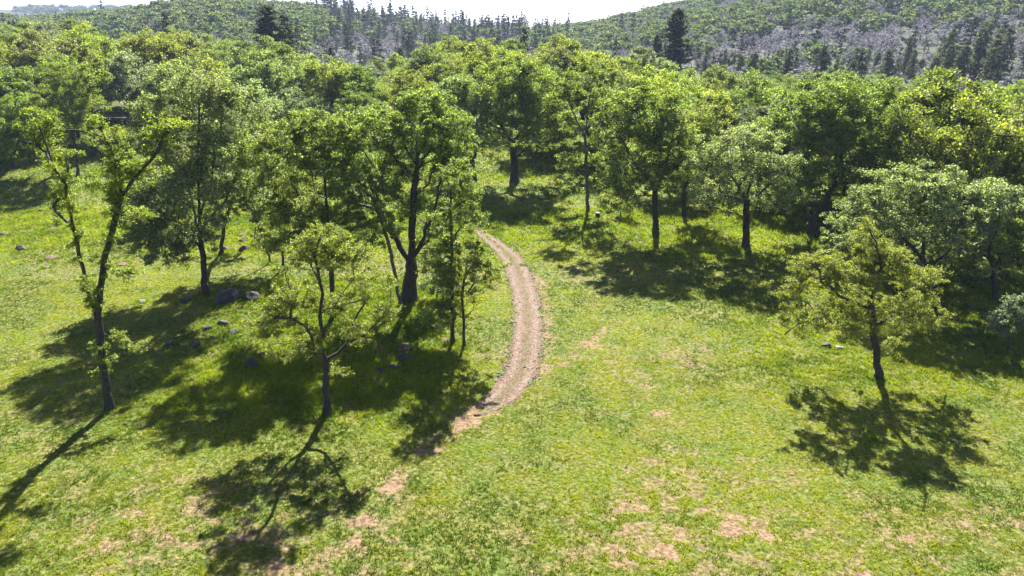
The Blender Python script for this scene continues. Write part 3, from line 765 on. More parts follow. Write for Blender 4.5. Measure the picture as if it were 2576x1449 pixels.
oak_px('oak_tree', (1295, 460), [[(1295, 460), (1294, 410), (1291, 350)], [(1292, 360), (1250, 300)], [(1292, 360), (1340, 290)], [(1294, 400), (1330, 370)]],
       [(1290, 200, 88, 45), (1220, 255, 66, 45), (1345, 250, 76, 50), (1290, 295, 80, 50), (1235, 345, 48, 30), (1350, 335, 52, 38), (1395, 300, 45, 40)],
       'dense round oak with a stout black trunk at the far end of the clearing', 31, M_oak, r0=0.55, leaf=0.28, dens=5.5, cr=1.2, nleaf=30, nsub=8, tint=(0.9, 0.95, 1), lai=10)
oak_px('oak_tree', (1190, 457), [[(1190, 457), (1189, 410)], [(1189, 412), (1168, 365), (1150, 320)], [(1189, 412), (1203, 350), (1200, 300)]],
       [(1150, 232, 52, 32), (1185, 290, 52, 40), (1110, 280, 50, 40), (1205, 350, 40, 30), (1140, 340, 42, 32)],
       'dark forked oak beside the far end of the clearing, left of the stout black trunk', 32, M_silver, r0=0.45, leaf=0.26, dens=6, cr=1.1, nleaf=28, tint=(1.2, 1.2, 1.3), lai=10)
oak_px('oak_tree', (2045, 592), [[(2045, 592), (2040, 560)], [(2040, 562), (2025, 530), (2000, 450)], [(2040, 562), (2062, 530), (2100, 460), (2120, 380)]],
       [(2060, 265, 95, 45), (2160, 255, 85, 40), (2000, 340, 80, 50), (2110, 340, 95, 52), (2200, 315, 70, 45), (2050, 425, 55, 40), (2150, 425, 58, 42), (1990, 475, 50, 38), (2210, 400, 50, 45)],
       'huge dark oak forking at the ground, left of the broad domed oak', 33, M_oak, r0=0.5, leaf=0.24, dens=8, cr=1.0, nleaf=28, nsub=8, tint=(0.85, 0.95, 1), lai=10)
oak_px('oak_tree', (1720, 547), [[(1720, 547), (1722, 480), (1735, 400)]], [(1745, 355, 52, 45), (1785, 300, 52, 45), (1730, 440, 34, 30), (1760, 420, 40, 34)],
       'thinner oak with a dark stem just right of the tall oak with drooping boughs', 34, M_oak, r0=0.25, leaf=0.24, dens=8, cr=0.95, nleaf=24)
oak_px('oak_tree', (197, 442), [[(197, 442), (190, 380), (181, 300), (178, 230)]], [(168, 200, 60, 45), (212, 260, 45, 36), (138, 262, 48, 40), (190, 330, 32, 42), (170, 300, 42, 36)],
       'tall narrow oak behind the V-forked one, left of the dark timber platform', 35, M_lime, r0=0.24, leaf=0.26, dens=6, cr=1.0, nleaf=24, tint=(0.75, 0.85, 0.9))
oak_px('oak_tree', (236, 394), [[(236, 394), (233, 340), (229, 270), (226, 180)]], [(226, 150, 40, 30), (250, 190, 30, 24)],
       'bare dark trunk with a high small crown at the corner of the timber platform', 36, M_oak, M_bark, r0=0.42, leaf=0.28, dens=4, cr=1.1, nleaf=24)
oak_px('oak_tree', (33, 425), [[(33, 425), (32, 395)], [(32, 398), (10, 360), (0, 330)], [(32, 398), (50, 350), (70, 300)]],
       [(40, 335, 46, 38), (-5, 300, 50, 44), (85, 300, 52, 42), (15, 375, 34, 24), (40, 270, 50, 34), (110, 350, 30, 24)],
       'low spreading oak with a short forked trunk at the left edge of the open grass', 37, M_lime, r0=0.3, leaf=0.24, dens=6.5, cr=0.95, nleaf=26, tint=(0.85, 0.95, 1))
oak_px('shrub', (1098, 752), [[(1098, 752), (1100, 735), (1102, 715)]], [(1085, 715, 34, 24), (1118, 725, 28, 20)],
       'low loose grey-green shrub at the foot of the thick black trunk', 38, M_silver, r0=0.05, leaf=0.13, dens=30, cr=0.4, cat='shrub')
oak_px('shrub', (1560, 545), [[(1560, 545), (1562, 530), (1565, 505)]], [(1580, 500, 30, 22), (1555, 520, 24, 16)],
       'bushy shrub under the drooping boughs near the tree stump', 39, M_oak, r0=0.06, leaf=0.18, dens=18, cr=0.5, cat='shrub')

# ------------------------------------------------------------------ prototypes for the wood behind
def proto(seed, H=16.0, W=8.0, nl=8, leaf=0.26, dens=1.9, nsub=8, nleaf=34, cr=1.15, r0=0.35, tip=0.03, sides=5, low=0.22):
    rng = np.random.default_rng(seed); tr = Tree(seed)
    tr.limb([(0, 0, -0.4), (rng.normal(0, .2), rng.normal(0, .2), H * 0.14), (rng.normal(0, .5), rng.normal(0, .5), H * 0.3)], step=1.0)
    lobes = [((0, 0, H * 0.72), (W * 0.52, W * 0.52, H * 0.25))]
    for i in range(nl):
        a = i * 2.4 + rng.uniform(-.4, .4); q = W * rng.uniform(0.42, 0.66); z = H * rng.uniform(low + 0.16, 0.74)
        lobes.append(((q * math.cos(a), q * math.sin(a), z), (W * rng.uniform(.28, .42), W * rng.uniform(.28, .42), H * rng.uniform(.12, .18))))
    for i in range(4):
        a = rng.uniform(0, 6.28); q = W * rng.uniform(.3, .6); z = H * rng.uniform(.3, .6)
        tr.limb([tr.pos[-1 if i == 0 else min(len(tr.pos) - 1, 5)], (q * math.cos(a), q * math.sin(a), z)], step=1.0, wob=0.12)
    C = lobe_points(rng, lobes, dens, 0.55); C = C[C[:, 2] > H * low]
    tr.nofork = 2; tr.grow(C, step=1.2)
    V, F = tr.mesh_wood(r0, tip=tip, sides=sides)
    VL, FL = tr.mesh_leaves(C, cr * rng.uniform(.65, 1.25, len(C)), nsub, nleaf, leaf)
    return V, F, VL, FL

def pine(seed, H=24.0, W=3.4, nw=22, per=6, leaf=0.55, nsub=3, nleaf=9, r0=0.32, cr=0.75, low=0.25, tip=0.03, droop=-0.05, spire=1.0, sides=5):
    rng = np.random.default_rng(seed); tr = Tree(seed)
    tr.limb([(0, 0, -0.4), (0, 0, H * 0.5), (rng.normal(0, .1), rng.normal(0, .1), H)], step=H / nw / 1.5, wob=0.03)
    C = []
    nn = len(tr.pos)
    for i in range(nw):
        t = (i + rng.uniform(-.3, .3)) / nw
        z = H * (low + (1 - low) * t)
        prof = (1 - t) ** (0.75 * spire) * (0.55 + 0.45 * min(1, t * 5)) + 0.05
        for k in range(per):
            a = rng.uniform(0, 6.28); q = W * prof * rng.uniform(.55, 1.15)
            m = 2 if q > 1.2 else 1
            for j in range(m):
                f = (j + 1) / m
                C.append((q * f * math.cos(a), q * f * math.sin(a), min(z + droop * q * f + rng.normal(0, .15), H)))
    C = np.array(C)
    tr.nofork = 1; tr.grow(C, step=1.1, up=0.1, kpath=0.02)
    V, F = tr.mesh_wood(r0, tip=tip, sides=sides, flare=1.2)
    VL, FL = tr.mesh_leaves(C, cr * rng.uniform(.6, 1.2, len(C)), nsub, nleaf, leaf, flat=0.5, upb=0.2)
    return V, F, VL, FL

def as_meshes(d, lm, bm):
    V, F, VL, FL = d
    return mesh_np('trunk', V, F, None, True, (bm,)), mesh_np('crown', VL, FL, None, False, (lm,))
def joined(d, lm, bm, name):
    V, F, VL, FL = d
    return mesh_np(name, np.vstack([V, VL]), np.vstack([F, FL + len(V)]), None, False, (bm, lm), np.r_[np.zeros(len(F)), np.ones(len(FL))])

OAKS = []
for s, kw in enumerate([dict(), dict(W=7, nl=7), dict(H=17, W=8.8, nl=9), dict(H=15, W=7.6), dict(H=18, W=7.4, nl=9, low=0.18), dict(H=14, W=8.2), dict(H=16.5, W=6.6, nl=7)]):
    OAKS.append(as_meshes(proto(100 + s, **kw), M_oak if s % 3 != 2 else M_silver, M_bark))
PINES = [as_meshes(pine(200, H=25, W=4.2, nw=24, per=6, leaf=0.5, cr=0.9, nsub=4), M_pine, M_bark),
         as_meshes(pine(201, H=25, W=3.2, nw=22, per=5, leaf=0.5, cr=0.8, nsub=4, low=0.15), M_pine, M_bark)]

copies = random.Random(5)
def put(name, meshes, x, y, h_scale, w_scale, label, cat, group, tint=(1, 1, 1)):
    root = bpy.data.objects.new(name, None); COL.objects.link(root)
    root.location = (x, y, float(T(x, y))); root.rotation_euler = (0, 0, copies.uniform(0, 6.28)); root.scale = (w_scale, w_scale, h_scale)
    for nm, me in zip(('trunk', 'crown'), meshes):
        c = link(nm, me, root)
        if nm == 'crown': c.color = (*tint, 1)
    tag(root, label, cat, group)
    return root

# ------------------------------------------------------------------ the wood behind the meadow
EDGE_X = [-400, 0, 250, 330, 600, 900, 1050, 1130, 1175, 1310, 1345, 1400, 1560, 1700, 1900, 2050, 2250, 2400, 2576, 3000]
EDGE_Y = [430, 400, 350, 372, 400, 430, 405, 390, 340, 340, 392, 415, 440, 490, 500, 560, 600, 690, 725, 760]
placed = []
for o in COL.objects:
    if o.type == 'EMPTY': placed.append((o.location.x, o.location.y))
rs = random.Random(12)
cand = []
tries = 0
while tries < 16000:
    tries += 1
    y = rs.uniform(56, 222); x = rs.uniform(-0.86 * y - 6, 0.86 * y + 6)
    z = float(T(x, y)); px, py = project(x, y, z)
    if not (-260 < px < 2830): continue
    if py > np.interp(px, EDGE_X, EDGE_Y) - 3: continue
    if 238 < px < 330 and 305 < py < 385: continue            # the gap round the platform
    dmin = 7.4 if y < 105 else 8.6 if y < 140 else 11.0
    if any((x - a) ** 2 + (y - b) ** 2 < dmin ** 2 for a, b in placed): continue
    placed.append((x, y)); cand.append((x, y, px, py))
cand.sort(key=lambda c: c[1])
print('wood oaks', len(cand))
def zone(px):
    return ('behind the open grass' if px < 620 else 'behind the boulders' if px < 1160 else
            'behind the clearing' if px < 1600 else 'behind the tree stump' if px < 2080 else 'behind the domed oak')
TINTS = [('yellow-green', (1.12, 1.05, 0.85)), ('mid green', (0.80, 0.90, 0.9)), ('dull grey-green', (0.95, 0.92, 1.5)), ('bright green', (1.2, 1.22, 1.0))]
for i, (x, y, px, py) in enumerate(cand):
    me = OAKS[rs.randrange(len(OAKS))]
    tn, tc = TINTS[rs.choices(range(4), (3.2, 4, 3, 2.6))[0]]
    row = 'front' if y < 110 else 'middle' if y < 165 else 'far side'
    # height so that the wood's top line follows the photograph's
    want = np.interp(px, [-300, 0, 150, 350, 500, 620, 760, 900, 1060, 1150, 1320, 1480, 1620, 1760, 1900, 2100, 2300, 2576, 3000],
                         [5, 18, 38, 38, 70, 105, 122, 140, 120, 92, 82, 110, 125, 160, 165, 195, 215, 235, 260])
    z = float(T(x, y)); d = ray(px, want); top = CAM_H + d[2] * (y / d[1])
    h = (top - z) / 16.0 * rs.uniform(0.74, 1.06)
    h = min(max(h, 0.62), 1.12 if y < 170 else 1.3) * rs.uniform(0.92, 1.0)
    lab = f'{tn} oak in the {row} of the wood {zone(px)}'
    v = rs.uniform(0.78, 1.1) * (1.1 if px > 2050 and y > 110 else 0.88 if y < 100 else 1)
    put('oak_tree', me, x, y, h, h * rs.uniform(0.85, 1.08), lab, 'tree', f'{tn} oaks, {row} of the wood {zone(px)}', tuple(c * v for c in tc))

# ------------------------------------------------------------------ pines standing out above the wood, and at its back on the right
def pine_px(px, top_py, D, label, m=0, w=1.0, group=None, tint=(1, 1, 1)):
    d = ray(px, top_py); k = D / math.hypot(d[0], d[1]); x, y = d[0] * k, d[1] * k
    top = CAM_H + d[2] * k; z = float(T(x, y)); h = (top - z) / 25.0
    return put('pine_tree', PINES[m], x, y, h, max(h, 0.6) * w, label, 'tree', group, tint)
pine_px(670, 14, 205, 'tallest dark pine rising above the wood, left one of a pair', 0, 1.5)
pine_px(714, 33, 210, 'slimmer dark pine standing right beside the tallest pine', 1, 1.3)
pine_px(1705, 22, 215, 'lone tall dark pine rising above the wood before the right hill', 0, 1.3)
pine_px(1655, 88, 225, 'shorter dull pine beside the lone tall pine', 0, 1.0, tint=(1.6, 1.5, 1.5))
pine_px(1318, 66, 230, 'small pine tip showing above the round oak at the end of the clearing', 1, 0.9)
pine_px(412, 28, 240, 'thin dark pine poking up behind the left wood', 1, 0.8)
pine_px(508, 145, 250, 'low dark pine in the gap left of the tallest pair', 1, 1.0)
rp_ = random.Random(31)
for i in range(60):
    px = rp_.uniform(1740, 2640) if i > 6 else rp_.uniform(1000, 1560)
    D = rp_.uniform(250, 370)
    tp = np.interp(px, [1000, 1560, 1740, 1900, 2150, 2300, 2450, 2640], [118, 122, 120, 150, 135, 115, 85, 70]) + rp_.uniform(-25, 40)
    pine_px(px, tp, D, 'dark pine in the valley behind the right-hand wood' if px > 1600 else 'dark pine in the valley behind the end of the clearing', i % 2, rp_.uniform(.8, 1.15),
            'dark pines in the valley, right' if px > 1600 else 'dark pines in the valley, middle', (2.1, 2.0, 1.9))

# ------------------------------------------------------------------ hills: single far trees, then the mass
FO = [joined(proto(300 + s, H=10, W=6.2, nl=7, leaf=0.85, dens=1.5, nsub=4, nleaf=6, cr=1.1, r0=0.2, tip=0.06, sides=3), M_far, M_farbark, 'far_oak') for s in range(3)]
FP = [joined(pine(310 + s, H=20, W=2.7, nw=12, per=4, leaf=1.0, nsub=2, nleaf=4, cr=0.7, r0=0.22, tip=0.06, low=0.12, sides=3), M_pine, M_farbark, 'far_pine') for s in range(3)]
FG = [joined(proto(320 + s, H=13, W=3.9, nl=5, leaf=0.75, dens=1.5, nsub=2, nleaf=6, cr=1.3, r0=0.2, tip=0.05, sides=3, low=0.15), M_grey, M_farbark, 'far_bare_tree') for s in range(3)]
def hill_points():
    rng = np.random.default_rng(77)
    out = {'o': [], 'p': [], 'g': []}
    n = 60000
    r = np.sqrt(rng.uniform(225 ** 2, 1120 ** 2, n)); az = rng.uniform(-0.80, 0.80, n)
    x = r * np.sin(az); y = r * np.cos(az)
    # thin to even spacing on a jittered cell grid
    cell = np.where(r < 420, 5.4, 9.5)
    key = (np.floor(x / cell) * 100003 + np.floor(y / cell)).astype(np.int64)
    _, idx = np.unique(key, return_index=True)
    x, y, r, az = x[idx], y[idx], r[idx], az[idx]
    px, _ = project(x, y, T(x, y))
    n1 = fbm(x / 90, y / 90, 41, 3); n2 = fbm(x / 60, y / 40, 43, 3)
    u = rng.random(len(x))
    leftp = S((px - 760) / 120) * (1 - S((px - 1330) / 120))
    pp = 0.025 + 0.36 * leftp + 0.05 * S((px - 2200) / 300) + 0.25 * S((n1 - .58) / .08) * S((px - 1700) / 200)
    gp = 0.12 + 0.45 * (1 - S((r - 330) / 200)) + 0.65 * S((n2 - 0.48) / 0.07) * S((px - 1400) / 200) + 0.3 * leftp
    kind = np.where(u < pp, 'p', np.where(u < pp + gp, 'g', 'o'))
    keep = rng.random(len(x)) < np.where(r < 260, 0.8, 0.98)
    for k in out:
        m = (kind == k) & keep
        out[k] = np.stack([x[m], y[m], r[m], px[m]], 1)
        out[k] = out[k][np.argsort(out[k][:, 2])]
    return out
HP = hill_points()
print({k: len(v) for k, v in HP.items()})
rf = random.Random(8)
def single(name, me, x, y, s, sw, label, group):
    o = link(name, me, None, (x, y, float(T(x, y)) - 0.2)); o.rotation_euler = (0, 0, rf.uniform(0, 6.28)); o.scale = (sw, sw, s)
    tag(o, label, 'tree', group)
    return o
def side(px): return 'left hill' if px < 1150 else 'saddle between the hills' if px < 1500 else 'right hill'
first = {}
QUOTA = {'o': max(12, 296 - len(cand) - 34), 'p': 240, 'g': 290}
INFO = {'o': ('oak_tree', FO, 'small rounded green oak', 'rounded oaks'), 'p': ('pine_tree', FP, 'small dark spire-shaped pine', 'spire-shaped pines'), 'g': ('bare_tree', FG, 'thin grey almost leafless tree', 'grey almost leafless trees')}
rest = {}
for k in 'opg':
    A = HP[k]
    inview = (A[:, 3] > -60) & (A[:, 3] < 2640)
    idx = np.where(inview)[0]
    if k == 'p':   # the skyline pines of the left hill show largest after the nearest ones
        sky_i = [i for i in idx if 780 < A[i, 3] < 1330 and 760 < A[i, 2] < 860][:90]
        take = list(dict.fromkeys(list(idx[:QUOTA[k] - len(sky_i)]) + sky_i))
    else:
        take = list(idx[:QUOTA[k]])
    nm, pro, la, gr = INFO[k]
    for j, i in enumerate(take):
        x, y, r, px = A[i]
        s = rf.uniform(0.6, 1.3) * (1.1 if k == 'o' else 1.15 if k == 'p' and r > 700 else 0.9)
        o = single(nm, pro[j % 3], x, y, s, s * rf.uniform(.9, 1.2), f'{la} on the {side(px)} beyond the wood', f'{gr} on the {side(px)}')
        first.setdefault(k, []).append(o)
    m = np.ones(len(A), bool); m[take] = False
    rest[k] = A[m]

def mass(name, pts, protos, label, smin, smax, seed):
    """one object: points on the slope, each wearing one of the tree shapes."""
    rng = np.random.default_rng(seed)
    n = len(pts)
    V = np.stack([pts[:, 0], pts[:, 1], T(pts[:, 0], pts[:, 1]) - 0.2], 1)
    me = bpy.data.meshes.new(name); me.vertices.add(n); me.vertices.foreach_set('co', V.astype(np.float32).ravel())
    s = rng.uniform(smin, smax, n); w = s * rng.uniform(.85, 1.2, n)
    a = me.attributes.new('scl', 'FLOAT_VECTOR', 'POINT'); a.data.foreach_set('vector', np.stack([w, w, s], 1).astype(np.float32).ravel())
    a = me.attributes.new('rot', 'FLOAT_VECTOR', 'POINT'); a.data.foreach_set('vector', np.stack([0 * s, 0 * s, rng.uniform(0, 6.28, n)], 1).astype(np.float32).ravel())
    a = me.attributes.new('sel', 'INT', 'POINT'); a.data.foreach_set('value', rng.integers(0, len(protos), n).astype(np.int32))
    o = link(name, me); tag(o, label, 'woodland', kind='stuff')
    ng = bpy.data.node_groups.new(name, 'GeometryNodeTree')
    ng.interface.new_socket('Geometry', in_out='INPUT', socket_type='NodeSocketGeometry')
    ng.interface.new_socket('Geometry', in_out='OUTPUT', socket_type='NodeSocketGeometry')
    gi = ng.nodes.new('NodeGroupInput'); go = ng.nodes.new('NodeGroupOutput'); jn = ng.nodes.new('GeometryNodeJoinGeometry')
    def attr(nm, t):
        q = ng.nodes.new('GeometryNodeInputNamedAttribute'); q.data_type = t; q.inputs[0].default_value = nm; return q.outputs['Attribute']
    sc_, ro, se = attr('scl', 'FLOAT_VECTOR'), attr('rot', 'FLOAT_VECTOR'), attr('sel', 'INT')
    for i, po in enumerate(protos):
        oi = ng.nodes.new('GeometryNodeObjectInfo'); oi.transform_space = 'ORIGINAL'; oi.inputs['Object'].default_value = po; oi.inputs['As Instance'].default_value = True
        ip = ng.nodes.new('GeometryNodeInstanceOnPoints')
        cmp_ = ng.nodes.new('FunctionNodeCompare'); cmp_.data_type = 'INT'; cmp_.operation = 'EQUAL'
        ng.links.new(se, cmp_.inputs[2]); cmp_.inputs[3].default_value = i
        ng.links.new(gi.outputs[0], ip.inputs['Points']); ng.links.new(cmp_.outputs[0], ip.inputs['Selection'])
        ng.links.new(oi.outputs['Geometry'], ip.inputs['Instance']); ng.links.new(ro, ip.inputs['Rotation']); ng.links.new(sc_, ip.inputs['Scale'])
        ng.links.new(ip.outputs[0], jn.inputs[0])
    ng.links.new(jn.outputs[0], go.inputs[0])
    md = o.modifiers.new('trees', 'NODES'); md.node_group = ng
# prototypes with unit scale for the mass: the first single of each shape
for k in 'opg':
    for o in first[k][:3]: o.scale = (1, 1, 1)
rr_ = np.random.default_rng(3)
# ridge far left
azf = rr_.uniform(azel(40, 40)[0], azel(460, 40)[0], 260); rrf = rr_.uniform(2050, 2300, 260)
extra = np.stack([rrf * np.sin(azf), rrf * np.cos(azf), rrf, azf * 0], 1)
mass('distant_oak_wood', np.vstack([rest['o'], extra]), first['o'][:3], 'rounded oaks and scrub covering the far hillsides beyond the single trees', 0.85, 1.6, 1)
mass('distant_pine_wood', rest['p'], first['p'][:3], 'dark pointed pines massed over the far hills beyond the single trees', 0.5, 1.3, 2)
mass('distant_bare_wood', rest['g'], first['g'][:3], 'grey leafless trees massed in bands over the far slopes', 0.7, 1.1, 3)

# ------------------------------------------------------------------ boulders
ROCKS = []
V0, F0 = ico(3)
for s in range(7):
    rg = np.random.default_rng(500 + s)
    V = V0.copy()
    for _ in range(16):     # cut facets
        n = rg.normal(0, 1, 3); n /= np.linalg.norm(n); dd = rg.uniform(0.62, 0.9)
        q = V @ n; V = V - np.where(q > dd, (q - dd) * 0.92, 0)[:, None] * n
    V *= (1 + 0.09 * (fbm(V[:, 0] * 2.3 + 9 + V[:, 2], V[:, 1] * 2.3 + 5 - V[:, 2] * 1.3, s, 3) - .5) * 2)[:, None]
    ROCKS.append(V)
def boulder(px, py, w, label, m=None, flat=0.62, seed=0):
    g = ground_at(px, py); dep = g[1] * cp - (g[2] - CAM_H) * sp_; rad = w / 2 / FPX * dep
    me = mesh_np('boulder', ROCKS[seed % 7] * np.array([1, 0.85, flat]), None, F0, False, (m or M_rock,))
    o = link('boulder', me, None, (g[0], g[1] + rad * 0.5, g[2] + rad * flat * 0.2)); o.scale = (rad,) * 3; o.rotation_euler = (0, 0, seed * 1.7)
    tag(o, label, 'rock'); return o
R_ = M_redrock; G_ = M_greyrock
BL = [(50, 632, 32, 'dark lichened boulder on the open grass, largest by the left edge', None, .7), (78, 628, 18, 'small rusty rock touching the lichened boulder by the left edge', R_, .5),
      (130, 580, 30, 'low dark flat rock in the grass above the lichened boulder', R_, .35), (7, 592, 26, 'rusty red rock cut by the left edge of the picture', R_, .5),
      (123, 652, 40, 'long low rusty slab in bare soil below the lichened boulder', R_, .22), (115, 674, 16, 'small grey stone just below the long rusty slab', G_, .4),
      (152, 604, 12, 'little pale stone between the lichened boulder and the V-forked oak', G_, .5), (68, 693, 12, 'lone tiny pale stone on sunny grass below the rusty slab', G_, .4),
      (103, 533, 26, 'dark low rock at the top of the open grass, under the shadow edge', None, .4), (212, 526, 22, 'dark flat rock seen between the two stems of the V-forked oak', R_, .35),
      (220, 616, 18, 'small rusty rock between the stems of the V-forked oak, lower one', R_, .45), (303, 668, 34, 'flat rusty rock in the bare patch beside the V-forked oak', R_, .2),
      (608, 592, 26, 'flat rusty slab topmost of the rusty rock pile', R_, .3), (608, 610, 24, 'upright dark rusty boulder in the middle of the rusty rock pile', R_, .85),
      (612, 632, 32, 'largest rusty boulder at the bottom of the rusty rock pile', R_, .75), (568, 630, 22, 'rusty boulder leaning by the leaning silvery oak trunk', R_, .7),
      (571, 610, 20, 'reddish rock behind the boulder by the silvery oak trunk', R_, .4), (653, 626, 24, 'rusty rock right of the rusty pile, near the bent sapling', R_, .6),
      (678, 610, 10, 'small dark rock behind the bent sapling', R_, .6), (567, 762, 72, 'huge black boulder in shade, left half of the double boulder', None, .75),
      (628, 758, 50, 'big black boulder in shade, right half of the double boulder', None, .85), (463, 762, 38, 'low black rock in shade left of the double boulder', None, .45),
      (353, 762, 24, 'pale topped rock in deep shade right of the V-forked oak', G_, .5), (518, 832, 30, 'rounded black boulder below the double boulder', None, .8),
      (560, 820, 32, 'black angular boulder in the shade just right of the rounded one', None, .7), (585, 842, 34, 'grey topped boulder at the leaf tips of the flat-tiered oak', None, .6),
      (423, 872, 30, 'black rounded boulder lowest and leftmost in the shaded group', None, .8), (488, 872, 34, 'dome-shaped black boulder with a grey cap in the grass', None, .75),
      (533, 852, 20, 'small rock between the grey capped dome and the grey topped boulder', None, .5), (630, 928, 40, 'large black boulder left of the flat-tiered oak trunk', None, 1.0),
      (658, 898, 30, 'rust tinged rock resting against the large black boulder', R_, .6), (648, 992, 16, 'small grey stone alone in shaded grass left of the nearest trunk base', G_, .45),
      (702, 916, 18, 'small dark rock between the large black boulder and the flat-tiered oak', None, .5), (950, 890, 30, 'dark rock left in the cluster right of the flat-tiered oak', R_, .6),
      (1018, 884, 50, 'broad reddish black boulder at the back of the right cluster', R_, .55), (1012, 908, 42, 'grey capped boulder in the middle of the right cluster', None, .7),
      (955, 940, 28, 'black boulder lowest left in the right cluster', None, .75), (988, 930, 34, 'black boulder between the lowest left one and the grey capped one', None, .65),
      (1016, 924, 18, 'small rock tucked under the grey capped boulder', None, .7), (1084, 928, 15, 'small grey stone alone right of the right cluster', G_, .6),
      (1040, 950, 13, 'little dark stone below the right cluster', G_, .5), (988, 994, 22, 'dark stone in dappled grass well below the right cluster', None, .6),
      (1214, 882, 22, 'flat rusty rock on the sunny grass left of the dirt track', R_, .35), (1204, 826, 12, 'small dark stone behind the flat rusty rock by the track', None, .4),
      (1119, 858, 34, 'low dark rock at the foot of the slender pole-like oak', R_, .25), (1316, 668, 14, 'dark lump of earth and rock on the right edge of the dirt track', R_, .6),
      (2082, 876, 26, 'dark peaked boulder left of the lone yellow-green oak', None, .9), (2114, 880, 28, 'pale grey flat boulder beside the dark peaked one', G_, .5),
      (2079, 886, 14, 'small pale stone in front of the dark peaked boulder', G_, .5), (2104, 888, 13, 'tiny grey stone between the peaked boulder and its pale neighbour', G_, .4),
      (2437, 829, 20, 'dark flat stone on the sunny strip right of the lone oak', None, .5), (2402, 818, 14, 'pale small stone on the sunny strip nearest the lone oak crown', G_, .3),
      (2547, 893, 15, 'small grey stone at the foot of the grey-green round tree', G_, .6), (2171, 930, 22, 'low grey stone left of the lone oak trunk', G_, .35),
      (2194, 950, 18, 'rusty stone touching the lone oak trunk', R_, .5), (2200, 1105, 12, 'tiny pale stone lying in the lone oak shadow', G_, .6), (2444, 776, 30, 'dark boulder in shade above the sunny strip on the right', None, .45)]
for i, b in enumerate(BL): boulder(b[0], b[1], b[2], b[3], b[4], b[5], i)

# tall grass left standing round the boulders and the feet of the trees
def tall_grass():
    rng = np.random.default_rng(21); P = []
    for o in list(COL.objects):
        if o.name.startswith('boulder'): P.append((o.location.x, o.location.y, o.scale[0] * 0.95, o.scale[0] * 1.5, int(18 + o.scale[0] * 70), 0.20 + 0.12 * min(1, o.scale[0])))
        elif o.type == 'EMPTY' and o.location.y < 95 and not o.name.startswith('timber'): P.append((o.location.x, o.location.y, 0.25, 1.0, 70, 0.26))
    xs = []; ys = []; hs = []
    for x, y, a, b, n, h in P:
        t = rng.uniform(0, 6.28, n); q = a + (b - a) * rng.random(n) ** 1.5
        xs.append(x + np.cos(t) * q); ys.append(y + np.sin(t) * q); hs.append(h * rng.uniform(.5, 1.3, n))
    x = np.concatenate(xs); y = np.concatenate(ys); h = np.concatenate(hs)
    # scattered taller weeds over the meadow
    n = 9000; wx = rng.uniform(-45, 45, n); wy = rng.uniform(22, 70, n); k = fbm(wx / 3.2, wy / 3.2, 91, 3) > 0.60
    x = np.r_[x, wx[k]]; y = np.r_[y, wy[k]]; h = np.r_[h, rng.uniform(.10, .24, k.sum())]
    B = 7; m = len(x) * B
    xb = np.repeat(x, B) + rng.normal(0, .06, m); yb = np.repeat(y, B) + rng.normal(0, .06, m); hb = np.repeat(h, B) * rng.uniform(.5, 1.2, m)
    zb = T(xb, yb) - 0.02; a = rng.uniform(0, 6.28, m); w = 0.02 + 0.012 * rng.random(m); la = rng.uniform(0, 6.28, m); le = hb * rng.uniform(.2, .9, m)
    V = np.stack([np.stack([xb - np.cos(a) * w, yb - np.sin(a) * w, zb], 1), np.stack([xb + np.cos(a) * w, yb + np.sin(a) * w, zb], 1),
                  np.stack([xb + np.cos(la) * le, yb + np.sin(la) * le, zb + hb], 1)], 1).reshape(-1, 3)
    t = np.repeat(rng.random(len(x)), B)[:, None]; c = np.array([.07, .13, .01]) * (1 - t) + np.array([.22, .27, .035]) * t
    me = mesh_np('tall_grass', V, None, np.arange(len(V)).reshape(-1, 3), False, (bpy.data.materials['grass_blade'],))
    at_ = me.attributes.new('gcol', 'FLOAT_COLOR', 'POINT'); c = np.repeat(c, 3, 0)
    at_.data.foreach_set('color', np.hstack([c, np.ones((len(c), 1))]).astype(np.float32).ravel())
    tag(link('tall_grass', me), 'taller rank grass standing round the boulders and the feet of the trees', 'grass', kind='stuff')
tall_grass()

# ------------------------------------------------------------------ tree stump
def lathe(prof, n=14, jag=0.0, seed=0):
    rg = np.random.default_rng(seed); V = []; F = []
    j = 1 + jag * rg.uniform(-1, 1, n)
    for r, z in prof:
        for k in range(n):
            a = 2 * math.pi * k / n; V.append((r * j[k] * math.cos(a), r * j[k] * math.sin(a), z))
    for i in range(len(prof) - 1):
        for k in range(n): F.append((i * n + k, i * n + (k + 1) % n, (i + 1) * n + (k + 1) % n, (i + 1) * n + k))
    return V, F
g = ground_at(1503, 545)
M_cut = bark_mat('cut_wood', (0.28, 0.22, 0.16), (0.40, 0.35, 0.28))
st = bpy.data.objects.new('tree_stump', None); COL.objects.link(st); st.location = g
tag(st, 'short sawn tree stump with a pale cut top on the grass beside the sparse oak', 'stump')
V, F = lathe([(0.42, -0.1), (0.34, 0.08), (0.29, 0.3), (0.28, 0.5)], 16, .08, 2); link('stump_side', mesh_np('stump_side', V, F, None, True, (M_bark,)), st)
V, F = lathe([(0.285, 0.5), (0.27, 0.53), (0.14, 0.535), (0.001, 0.535)], 16, .08, 2); link('cut_top', mesh_np('cut_top', V, F, None, True, (M_cut,)), st)

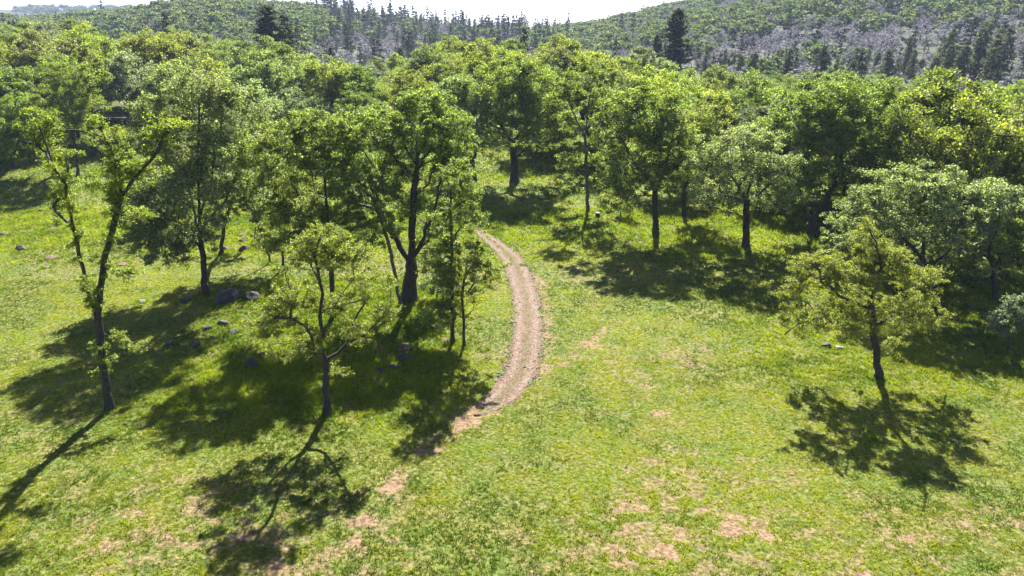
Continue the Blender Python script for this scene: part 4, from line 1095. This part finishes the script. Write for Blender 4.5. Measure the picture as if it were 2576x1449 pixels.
# ------------------------------------------------------------------ dark timber platform in the trees on the left
def boxes(L):
    V = []; F = []
    for (x0, y0, z0, x1, y1, z1) in L:
        b = len(V)
        V += [(x0, y0, z0), (x1, y0, z0), (x1, y1, z0), (x0, y1, z0), (x0, y0, z1), (x1, y0, z1), (x1, y1, z1), (x0, y1, z1)]
        F += [(b, b + 3, b + 2, b + 1), (b + 4, b + 5, b + 6, b + 7), (b, b + 1, b + 5, b + 4), (b + 1, b + 2, b + 6, b + 5), (b + 2, b + 3, b + 7, b + 6), (b + 3, b, b + 4, b + 7)]
    return V, F
M_wood = bark_mat('weathered_timber', (0.035, 0.03, 0.03), (0.09, 0.08, 0.075))
g = ground_at(285, 312)
pf = bpy.data.objects.new('timber_platform', None); COL.objects.link(pf); pf.location = g; pf.rotation_euler = (0, 0, math.radians(-6))
tag(pf, 'dark weathered timber platform on posts with a rail, half hidden among the left trees', 'platform')
dep = g[1] * cp - (g[2] - CAM_H) * sp_; k = dep / FPX; W2 = 36 * k
zf = 15 * k; zt = 33 * k
bl = []
nb = 12; yy = 3.2
for i in range(nb): bl.append((-W2, -0.2 + i * yy / nb, zf, W2, -0.2 + (i + .9) * yy / nb, zf + 0.07))
V, F = boxes(bl); link('deck', mesh_np('deck', V, F, None, False, (M_wood,)), pf)
V, F = boxes([(-W2 - .1, -0.32, zf - 0.32, W2 + .1, -0.205, zf + 0.02), (-W2 - .1, yy - .15, zf - 0.32, W2 + .1, yy, zf - .01)]); link('beam', mesh_np('beam', V, F, None, False, (M_wood,)), pf)
for sx in (-0.95, -0.3, 0.35, 0.95):
    for y0 in (-0.18, yy - 0.4):
        V, F = boxes([(sx * W2 - .12, y0, -0.3, sx * W2 + .12, y0 + .22, zf - 0.003)]); link('leg', mesh_np('leg', V, F, None, False, (M_wood,)), pf)
V, F = boxes([(-W2, yy + .003, zt - .3, W2, yy + .1, zt), (-W2, yy + .003, zf + .5, W2, yy + .1, zf + .75)] + [(sx * W2 - .08, yy - .16, zf + .073, sx * W2 + .08, yy, zt) for sx in (-.98, -.33, .33, .98)])
link('railing', mesh_np('railing', V, F, None, False, (M_wood,)), pf)

# ------------------------------------------------------------------ haze: the air over the valley
HZ = 0.00012
V, F = boxes([(-5000, -400, -60, 5000, 7000, 330)])
m_, nt, out = mat('haze_air')
pv = N(nt, 'ShaderNodeVolumePrincipled'); pv.inputs['Density'].default_value = HZ; pv.inputs['Color'].default_value = (0.55, 0.67, 1.0, 1); pv.inputs['Anisotropy'].default_value = 0.0
nt.links.new(pv.outputs[0], out.inputs['Volume'])
hz = link('haze', mesh_np('haze', V, F, None, False, (m_,))); tag(hz, 'thin pale blue haze over the valley and the hills', 'haze', kind='stuff')
